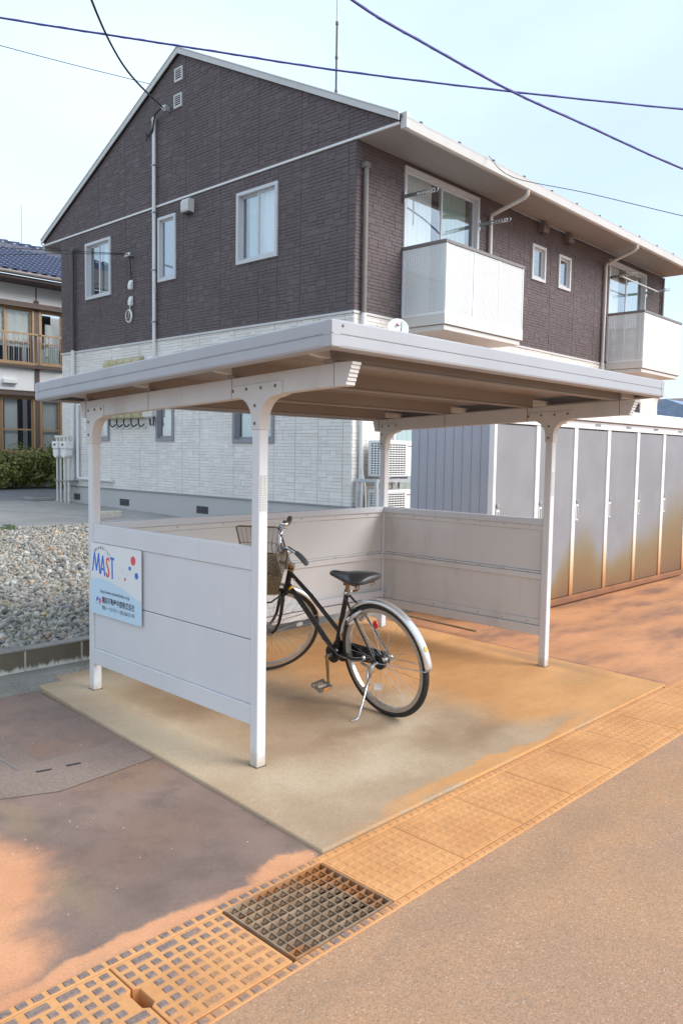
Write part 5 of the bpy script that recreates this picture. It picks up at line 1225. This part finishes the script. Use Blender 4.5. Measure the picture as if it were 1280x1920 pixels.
# chain case on the far side, rear brake drum, dress
mb = MB(); cc = [];
cs_ = [(bb[0]+.07*math.cos(R(a)), bb[1]+.07*math.sin(R(a))) for a in range(-95, 96, 15)]+[(.02+.03*math.cos(R(a)), .335+.03*math.sin(R(a))) for a in range(95, 270, 20)]
mb.prism(cs_, lambda u, v, d: tuple(B(u, v, d)), -.050, -.038); mb.build('chain_case', 'bike_black', bk, bevel=.004)
mb = MB(); mb.cyl(B(bb[0], bb[1], .018), B(bb[0], bb[1], .030), .055, 24); mb.build('chainring_guard', 'bike_black', bk, smooth=True, auto=40)
mb = MB(); mb.cyl(B(0, .335, .022), B(0, .335, .044), .043, 24); mb.cyl(B(0, .335, .044), B(0, .335, .048), .030, 20); mb.build('brake_drum', 'bike_black', bk, smooth=True, auto=40)
mb = MB(); mb.tube([B(0, .335, .06), B(.06, .30, .066), B(.12, .31, .064)], .0075, 8); mb.tube([B(.11, .32, .05), B(.115, .35, .05)], .01, 8); mb.build('brake_arm', 'alloy', bk, smooth=True)
mb = MB(); mb.tube([B(.11, .325, .06), B(.2, .30, .055), B(.35, .30, .04), B(.5, .37, .03)], .0025, 5); mb.build('brake_cable', 'alloy_dull', bk, smooth=True)
# rear lock ring (horseshoe) on the stays
mb = MB(); lc = B(.20, .565); tA = fw*.55+hh*.83; tA.normalize()
ctr = B(.188, .555); mb.tube([ctr+tA*.0+ww*(.062*math.cos(R(a)))+(hh*.75-fw*.66).normalized()*(.062*math.sin(R(a)))*1.1 for a in range(-50, 231, 20)], .012, 8); mb.build('wheel_lock', 'alloy', bk, smooth=True)
mb = MB(); mb.tube([B(.215, .56, .05), B(.19, .53, .05)], .017, 8); mb.build('lock_body', 'locker_white', bk, smooth=True, auto=40)
# side stand
P0 = B(.02, .325, .068); foot = V((.832, .132, .009)); kn = B(.06, .22, .085)
mb = MB(); mb.tube([P0, B(.035, .28, .076), B(.045, .245, .082)], [.014, .011, .008], 8); mb.tube([B(.07, .30, .062), B(.075, .22, .072), B(.05, .20, .075), B(.13, .15, .068)], .006, 6); mb.build('stand_bracket', 'alloy', bk, smooth=True)
mb = MB(); mb.tube([B(.045, .25, .082), foot+V((.02, -.0, .015)), foot, foot+V((-.03, .015, -.002))], .006, 8); mb.build('kickstand', 'chrome', bk, smooth=True)
mb = MB(); q_ = B(.005, .225, .085); mb.add([q_, q_+V((.03, -.035, -.004)), q_+V((.045, -.02, -.045)), q_+V((.012, .01, -.045))], [(0, 1, 2, 3)]); mb.build('tag', 'paper_white', bk, recalc=False)
# reflectors
def disc(c, n, u, v, ru, rv, mt, nm, parent): mb = MB(); mb.prism(arc(0, 0, 1, 0, 342, 19), lambda a, b, d: tuple(c+u*a*ru+v*b*rv+n*d), -.004, .004); return mb.build(nm, mt, parent, bevel=.001)
disc(B(.05, .535, -.004), ww, hh, fw, .024, .019, 'reflector_red', 'rear_reflector', bk)
for k_, (ang, mt) in enumerate(((178, 'paper_white'),)):
    e = -f1*.62+h1*.02; q_ = c1-f1*.20-h1*.035; disc(q_, w1, f1, h1, .022, .014, 'paper_white', 'spoke_reflector', wF)

# ------------------------------------------------------------------ neighbour house
nh = thing('neighbour_house', (8, 19.4, .43), 'old white plastered house with navy glazed tile roof and tan window frames', 'house')
YN = 19.; Nf = lambda u, v, d: (u, YN-d, v)
def nbox(nm, mt, u0, u1, v0, v1, d0, d1, parent=nh, bevel=0): mb = MB(); mb.box(u0, u1, v0, v1, d0, d1, Nf); return mb.build(nm, mt, parent, bevel=bevel)
NU0, NU1 = -1.5, 14.
wn_h = [(3.2, 7.66, 3.80, 5.38), (7.80, 8.52, 3.82, 5.36), (3.2, 7.66, 1.35, 2.95), (7.80, 8.45, 1.35, 2.95), (9.2, 11.5, 3.8, 5.3), (9.2, 11.5, 1.35, 2.95)]
def nwall():
    us = sorted({NU0, NU1, *[h[0] for h in wn_h], *[h[1] for h in wn_h]}); vs_ = sorted({.3, 6.2, *[h[2] for h in wn_h], *[h[3] for h in wn_h]}); mb = MB()
    for a, b in zip(us, us[1:]):
        for c, d in zip(vs_, vs_[1:]):
            if any(h[0] < (a+b)/2 < h[1] and h[2] < (c+d)/2 < h[3] for h in wn_h): continue
            mb.add([Nf(a, c, 0), Nf(b, c, 0), Nf(b, d, 0), Nf(a, d, 0)], [(0, 1, 2, 3)])
    mb.add([Nf(NU0, .3, 0), Nf(NU0, .3, -6), Nf(NU0, 6.2, -6), Nf(NU0, 6.2, 0)], [(0, 1, 2, 3)]); mb.add([Nf(NU1, .3, 0), Nf(NU1, .3, -6), Nf(NU1, 6.2, -6), Nf(NU1, 6.2, 0)], [(0, 1, 2, 3)]); mb.add([Nf(NU0, .3, -6), Nf(NU1, .3, -6), Nf(NU1, 6.2, -6), Nf(NU0, 6.2, -6)], [(0, 1, 2, 3)])
    return mb.build('wall', 'plaster', nh, recalc=False)
nw = nwall()
for u in (4.6, 7.73, 9.0): nbox('pillar', 'wood_brown', u-.065, u+.065, .4, 5.6, .001, .03)
nbox('wall_seam', 'wood_brown', 7.715, 7.745, 5.5, 6.0, .001, .012)
nbox('lintel', 'wood_brown', NU0, NU1, 5.36, 5.5, .031, .16); nbox('lintel', 'wood_brown', NU0, NU1, 2.95, 3.06, .031, .14); nbox('canopy_trim', 'reflector_red' if False else 'eave_brown', NU0, NU1, 3.061, 3.09, .031, .15)
nbox('sill', 'wood_brown', NU0, NU1, 3.72, 3.80, .031, .10)
def nwin(h, n, style):
    u0, u1, v0, v1 = h; mb = MB(); fw_ = .055
    for a in ((u0, u1, v1-fw_, v1), (u0, u1, v0, v0+fw_), (u0, u0+fw_, v0+fw_, v1-fw_), (u1-fw_, u1, v0+fw_, v1-fw_)): mb.box(*a, -.10, .03, Nf)
    w = mb.build('window', 'sash_tan', nh)
    for k in range(n):
        a = u0+fw_+(u1-u0-2*fw_)*k/n; b = u0+fw_+(u1-u0-2*fw_)*(k+1)/n; mb = MB(); d = -.02-.03*(k % 2)
        for q in ((a, b, v1-fw_-.04, v1-fw_), (a, b, v0+fw_, v0+fw_+.05), (a, a+.04, v0+fw_+.05, v1-fw_-.04), (b-.04, b, v0+fw_+.05, v1-fw_-.04)): mb.box(*q, d-.012, d+.012, Nf)
        vm = v0+(v1-v0)*.42 if style != 'up' else v0+(v1-v0)*.40; mb.box(a+.04, b-.04, vm-.02, vm+.02, d-.012, d+.012, Nf); mb.build('sash', 'sash_tan', w)
        mb = MB(); mb.box(a+.035, b-.035, v0+.1, v1-.09, d-.003, d+.003, Nf); mb.build('pane', 'glass_clear', w)
    mb = MB(); mb.box(u0, u1, v0, v1, -.8, -.78, Nf); mb.build('interior', 'room_dark', w)
    return w
def ncurt(w, u0, u1, v0, v1, mt, amp=.03):
    n = max(4, int((u1-u0)/.05)); vs_ = []
    for i in range(n+1):
        u = u0+(u1-u0)*i/n; d = -.09+amp*.5*math.sin(i*1.3); vs_ += [Nf(u, v0, d), Nf(u, v1, d)]
    mb = MB(); mb.add(vs_, [(2*i, 2*i+2, 2*i+3, 2*i+1) for i in range(n)]); mb.build('curtain', mt, w, smooth=True, recalc=False)
w = nwin(wn_h[0], 6, 'up'); ncurt(w, 4.0, 7.62, 4.30, 5.36, 'curtain_white'); ncurt(w, 6.2, 6.62, 3.85, 5.36, 'curtain_white')
w = nwin(wn_h[1], 1, 'up'); ncurt(w, 8.02, 8.30, 4.1, 5.0, 'curtain_white', .05); ncurt(w, 7.86, 8.46, 3.86, 4.3, 'curtain_teal')
w = nwin(wn_h[2], 5, 'lo'); ncurt(w, 3.2, 6.68, 1.4, 2.92, 'shoji_white', .0); ncurt(w, 6.84, 7.20, 1.4, 2.92, 'shoji_white', .0)
w = nwin(wn_h[3], 1, 'lo'); ncurt(w, 7.84, 8.40, 1.4, 2.92, 'shoji_white', .0)
nwin(wn_h[4], 3, 'up'); nwin(wn_h[5], 3, 'lo')
# window rail
for (u0, u1) in ((3.2, 7.62), (7.7, 8.5)):
    mb = MB(); mb.box(u0, u1, 4.60, 4.64, .30, .35, Nf); rl = mb.build('window_rail', 'sash_tan', nh)
    mb = MB(); mb.box(u0, u1, 3.80, 3.84, .30, .35, Nf); mb.build('lower_bar', 'sash_tan', rl)
    k = 0; u = u0+.1
    while u < u1: mb = MB(); mb.box(u-.011, u+.011, 3.84, 4.60, .315, .335, Nf); mb.build('baluster', 'alloy', rl); u += .135
    for uu in (u0+.01, u1-.01): mb = MB(); mb.box(uu-.01, uu+.01, 4.60, 4.64, .03, .30, Nf); mb.build('rail_bracket', 'sash_tan', rl)
nbox('vent_cover', 'plastic_white', 6.75, 7.15, 3.27, 3.385, .001, .12, bevel=.01)
# eaves and roof of tiles
nbox('eave_board', 'eave_brown', NU0-.5, NU1+.5, 5.98, 6.06, .0, .72)
mb = MB(); mb.tube([Nf(NU0-.6, 6.12, .80), Nf(NU1+.6, 6.12, .80)], .06, 8); mb.build('rain_gutter', 'pipe_brown', nh, smooth=True)
RS = .38; E0 = .80
rp = lambda u, s, n: (u, YN-E0+s*math.cos(math.atan(RS))-n*math.sin(math.atan(RS)), 6.16+s*math.sin(math.atan(RS))+n*math.cos(math.atan(RS)))
mb = MB(); mb.add([rp(NU0-.6, 0, 0), rp(NU1+.6, 0, 0), rp(NU1+.6, 4.1, 0), rp(NU0-.6, 4.1, 0)], [(0, 1, 2, 3)]); nr = mb.build('roof', 'eave_brown', nh, recalc=False)
tm = MB(); seg = 8; TW, TL = .265, .245; vs_ = []
for j in range(seg+1):
    f_ = j/seg; wv = .034*math.sin(f_*2*math.pi)+.012
    for s_, n_ in ((-.03, .045+wv), (TL, .018+wv)): vs_.append((f_*TW, s_, n_))
for j in range(seg+1):
    f_ = j/seg; wv = .034*math.sin(f_*2*math.pi)+.012; vs_.append((f_*TW, -.03, .02+wv))
k = 2*(seg+1)
th_ = math.atan(RS); tm.add([(x, y*math.cos(th_)-z*math.sin(th_), y*math.sin(th_)+z*math.cos(th_)) for x, y, z in vs_], [(2*j, 2*j+2, 2*j+3, 2*j+1) for j in range(seg)]+[(k+j, k+j+1, 2*j+2, 2*j) for j in range(seg)])
tme = tm.mesh('roof_tile', 'tile_blue', smooth=True, recalc=False); far = MB()
for r_ in range(17):
    for c_ in range(-8, 32):
        u = 4.6+c_*TW+(.0 if r_ % 2 else .0)
        if u < NU0-.6 or u > NU1+.3: continue
        q_ = V(rp(u, r_*TL, 0))
        if 5.6 < u < 8.8 and r_ < 14:
            o = link_mesh('roof_tile', tme, nr); o.location = q_-nh.location
        else: far.add([q_+V(v.co) for v in tme.vertices], [tuple(p.vertices) for p in tme.polygons])
o = far.build('roof_tiles', 'tile_blue', nr, smooth=True, recalc=False); o['kind'] = 'stuff'
mb = MB(); mb.box(NU0-.5, NU1+.5, YN-E0+17*TL*math.cos(th_)-.05, YN-E0+17*TL*math.cos(th_)+.25, 6.16+17*TL*math.sin(th_)-.05, 6.16+17*TL*math.sin(th_)+.16); mb.build('ridge', 'tile_blue', nr)
for k in range(40):
    mb = MB(); u = NU0+.2+k*.37; yc = YN-E0+17*TL*math.cos(th_)+.1; zc = 6.16+17*TL*math.sin(th_)+.17; mb.tube([(u, yc, zc), (u+.35, yc, zc+.02)], [.10, .12], 8); mb.build('ridge_tile', 'tile_blue', nr, smooth=True)
mb = MB(); mb.tube([(8.9, 22.5, 7.4), (8.9, 22.5, 9.2)], .009, 6); tag(mb.build('aerial_pole', 'alloy_dull'), 'thin aerial pole on the navy tiled roof', 'aerial')

# hedge -------------------------------------------------------------------
def shrub(cx, cy, rx, ry, zb_, zt_, n, label, seed):
    r = random.Random(seed); t = thing('hedge_shrub', (cx, cy, zb_), label, 'shrub', 'clipped shrubs in front of the old house')
    clumps = [(r.uniform(-rx, rx), r.uniform(-ry, ry), r.uniform(.12, .95), r.uniform(.16, .34)) for _ in range(44)]
    mb = MB()
    for _ in range(n):
        a, b, h, s_ = r.choice(clumps); d = V((r.gauss(0, 1), r.gauss(0, 1), r.gauss(0, 1))).normalized(); rad = s_*(r.random()**.33)*1.1
        p_ = V((cx+a, cy+b, zb_+.05+h*(zt_-zb_)*.86))+d*rad
        if p_.z < zb_+.03: p_.z = zb_+.05+r.random()*.2
        nrm = (d+V((r.gauss(0, .5), r.gauss(0, .5), r.gauss(.2, .5)))).normalized(); u_ = nrm.cross(V((r.random(), r.random(), r.random()-.5))).normalized(); v_ = nrm.cross(u_); l_ = r.uniform(.03, .06)
        mb.add([p_-u_*l_, p_+v_*l_*.45, p_+u_*l_, p_-v_*l_*.45], [(0, 1, 2, 3)])
    mb.build('crown', 'leaf_olive', t, recalc=False); mb = MB()
    for _ in range(7): a, b, h, s_ = r.choice(clumps); mb.tube([(cx+a*.25, cy+b*.25, zb_-.05), (cx+a*.6, cy+b*.6, zb_+h*.4*(zt_-zb_)), (cx+a, cy+b, zb_+h*.8*(zt_-zb_))], [.025, .016, .008], 5)
    mb.build('trunk', 'trunk_bark', t)
shrub(5.75, 18.2, .75, .45, .43, 1.45, 9000, 'loose green shrub at the left picture edge before the old house', 1)
shrub(6.95, 18.2, .75, .45, .43, 1.50, 9000, 'olive green shrub in the middle of the low hedge', 2)
shrub(8.1, 18.1, .65, .45, .43, 1.58, 9000, 'dense shrub of the low hedge behind the gas meters', 3)
# weed at the gravel edge
wd = MB(); r = random.Random(5)
for _ in range(1500):
    a = r.choice(((2.66, 9.0, .14, .085), (2.62, 9.02, .10, .09), (2.50, 9.0, .12, .05), (2.38, 9.05, .1, .05))); d = V((r.gauss(0, 1), r.gauss(0, 1), abs(r.gauss(0, 1)))).normalized()
    p_ = V((a[0], a[1], .275))+V((d.x*a[2], d.y*a[2]*.8, d.z*a[3]))*r.uniform(.5, 1); u_ = d.cross(V((r.random(), r.random(), .3))).normalized(); v_ = d.cross(u_); l_ = r.uniform(.008, .018)
    wd.add([p_-u_*l_, p_+v_*l_*.6, p_+u_*l_, p_-v_*l_*.6], [(0, 1, 2, 3)])
tag(wd.build('weed', 'leaf_weed', recalc=False), 'low green weed tuft at the far edge of the gravel', 'weed')

# ------------------------------------------------------------------ far roofs at the right
fb = thing('far_house', (47, 19, 0), 'distant house with a blue roof beyond the storage lockers', 'house')
def cam_at(px, py, dist): return V((-2.3543, -2.8245, 1.4972))+(fwd+r2*((px-640)/1484.34)-u2*((py-960)/1484.34))*dist
c_ = cam_at(1275, 800, 55)
mb = MB(); mb.box(c_.x-2.2, c_.x+6, c_.y-3, c_.y+3, 0, c_.z+.6); mb.build('wall', 'plaster', fb)
mb = MB(); mb.prism([(c_.y-3.5, c_.z+.5), (c_.y, c_.z+1.75), (c_.y+3.5, c_.z+.5)], lambda u, v, d: (d, u, v), c_.x-2.8, c_.x+6.5); mb.build('roof', 'far_roof', fb)
mb = MB(); mb.box(c_.x-1.8, c_.x+.5, c_.y-3.02, c_.y-3.001, c_.z-1.2, c_.z+.3); mb.build('window', 'room_dark', fb)
c2 = cam_at(1252, 800, 90); mb = MB(); mb.box(c2.x-2.2, c2.x+2.5, c2.y-2.5, c2.y+2.5, 0, c2.z+3.0); pb = mb.build('far_block', 'pink_render'); tag(pb, 'distant pinkish building behind the blue roofed house', 'building')

# ------------------------------------------------------------------ wires
def wire(pts, r, mat, lab, name='overhead_wire', sub=6, twist=False):
    P_ = [V(p) for p in pts]; out = []
    for i in range(len(P_)-1):
        a, b, c, d = P_[max(i-1, 0)], P_[i], P_[i+1], P_[min(i+2, len(P_)-1)]
        for k in range(sub):
            t_ = k/sub; out.append(.5*((2*b)+(c-a)*t_+(2*a-5*b+4*c-d)*t_*t_+(3*b-a-3*c+d)*t_**3))
    out.append(P_[-1]); mb = MB(); mb.tube(out, r, 6)
    if twist:
        o2 = []
        n = len(out)*5
        for i in range(n):
            f_ = i/(n-1)*(len(out)-1); j = min(int(f_), len(out)-2); p_ = out[j].lerp(out[j+1], f_-j); a_ = i*.55
            o2.append(p_+V((0, 0, 1))*math.cos(a_)*r*.8+rgt*math.sin(a_)*r*.4)
        mb.tube(o2, r*.6, 5)
    o = mb.build(name, mat, smooth=True); tag(o, lab, 'wire', 'overhead wires'); return o
ca = cam_at
wire([ca(-320, -25, 11.2), ca(0, 33, 11.5), ca(220, 68, 11.6), ca(400, 96, 11.8), ca(640, 133, 12), ca(960, 172, 12.5), ca(1280, 205, 13), ca(1600, 232, 13.5)], .014, 'cable_blue', 'long violet blue overhead cable crossing the whole sky above the roof', twist=True)
wire([ca(420, -190, 8.3), ca(660, 0, 9.3), ca(800, 84, 10), ca(960, 172, 11), ca(1100, 236, 12), ca(1280, 317, 13.5), ca(1500, 400, 15)], .016, 'cable_blue', 'thick blue overhead cable sloping down to the right from the top edge', twist=True)
wire([ca(110, -180, 7.4), ca(172, 0, 8.5), ca(215, 95, 9.8), ca(255, 152, 11.0), hw((-.13, 4.60, 7.66))], .014, 'cable_black', 'black service wire dropping from the top left to the gable')
wire([ca(-200, 30, 23), ca(0, 85, 25), ca(140, 122, 27), ca(283, 158, 29), ca(420, 195, 31)], .012, 'cable_black', 'thin faint wire in the sky left of the gable')
wire([hw((2.0, -.93, 6.1)), ca(960, 332, 11.5), ca(1100, 362, 11), ca(1280, 405, 10.5), ca(1500, 455, 10)], .005, 'cable_black', 'thin wire from the eave gutter towards the right edge')
for k_, nm in ((0, 'upper'), (14, 'lower')): wire([ca(-200, 452+k_*2, 12.6), ca(0, 464+k_, 13), ca(118, 470+k_*.4, 13.5), hw((-.09, 5.80+.003*k_, 5.27))], .006, 'cable_black', '%s of two thin wires running left from the bracket below the gable' % nm)

# ------------------------------------------------------------------ litter
mb = MB(); mb.bar((3.14, 1.74, .048), (3.13, .92, .032), .022, .014); mb_o = mb.build('wooden_batten', 'wood_old', bevel=.002); tag(mb_o, 'thin weathered wooden batten lying under the right panel', 'batten')
for i_, (x, y, lab, mt, s_) in enumerate(((2.34, 1.72, 'small white paper scrap on the pad behind the bicycle', 'paper_white', .022), (3.42, .98, 'small brown leaf scrap on the orange ground by the right panel', 'wood_old', .022), (.35, -2.05, 'tiny white stone chip on the street', 'paper_white', .008))):
    mb = MB(); q_ = [(x+s_*math.cos(a)*r_, y+s_*math.sin(a)*.7*r_, (gz(y) if y > -1 else -.026)+.005+.006*math.sin(3*a)) for a, r_ in [(2*math.pi*k/9, .7+.4*((k*37) % 5)/5) for k in range(9)]]
    mb.add(q_+[(x, y, (gz(y) if y > -1 else -.026)+.018)], [(k, (k+1) % 9, 9) for k in range(9)]+[tuple(reversed(range(9)))]); tag(mb.build('scrap', mt), lab, 'litter')
for o in LOCALS: del o['_local']
scene.cycles.max_bounces = 8; scene.cycles.transparent_max_bounces = 16
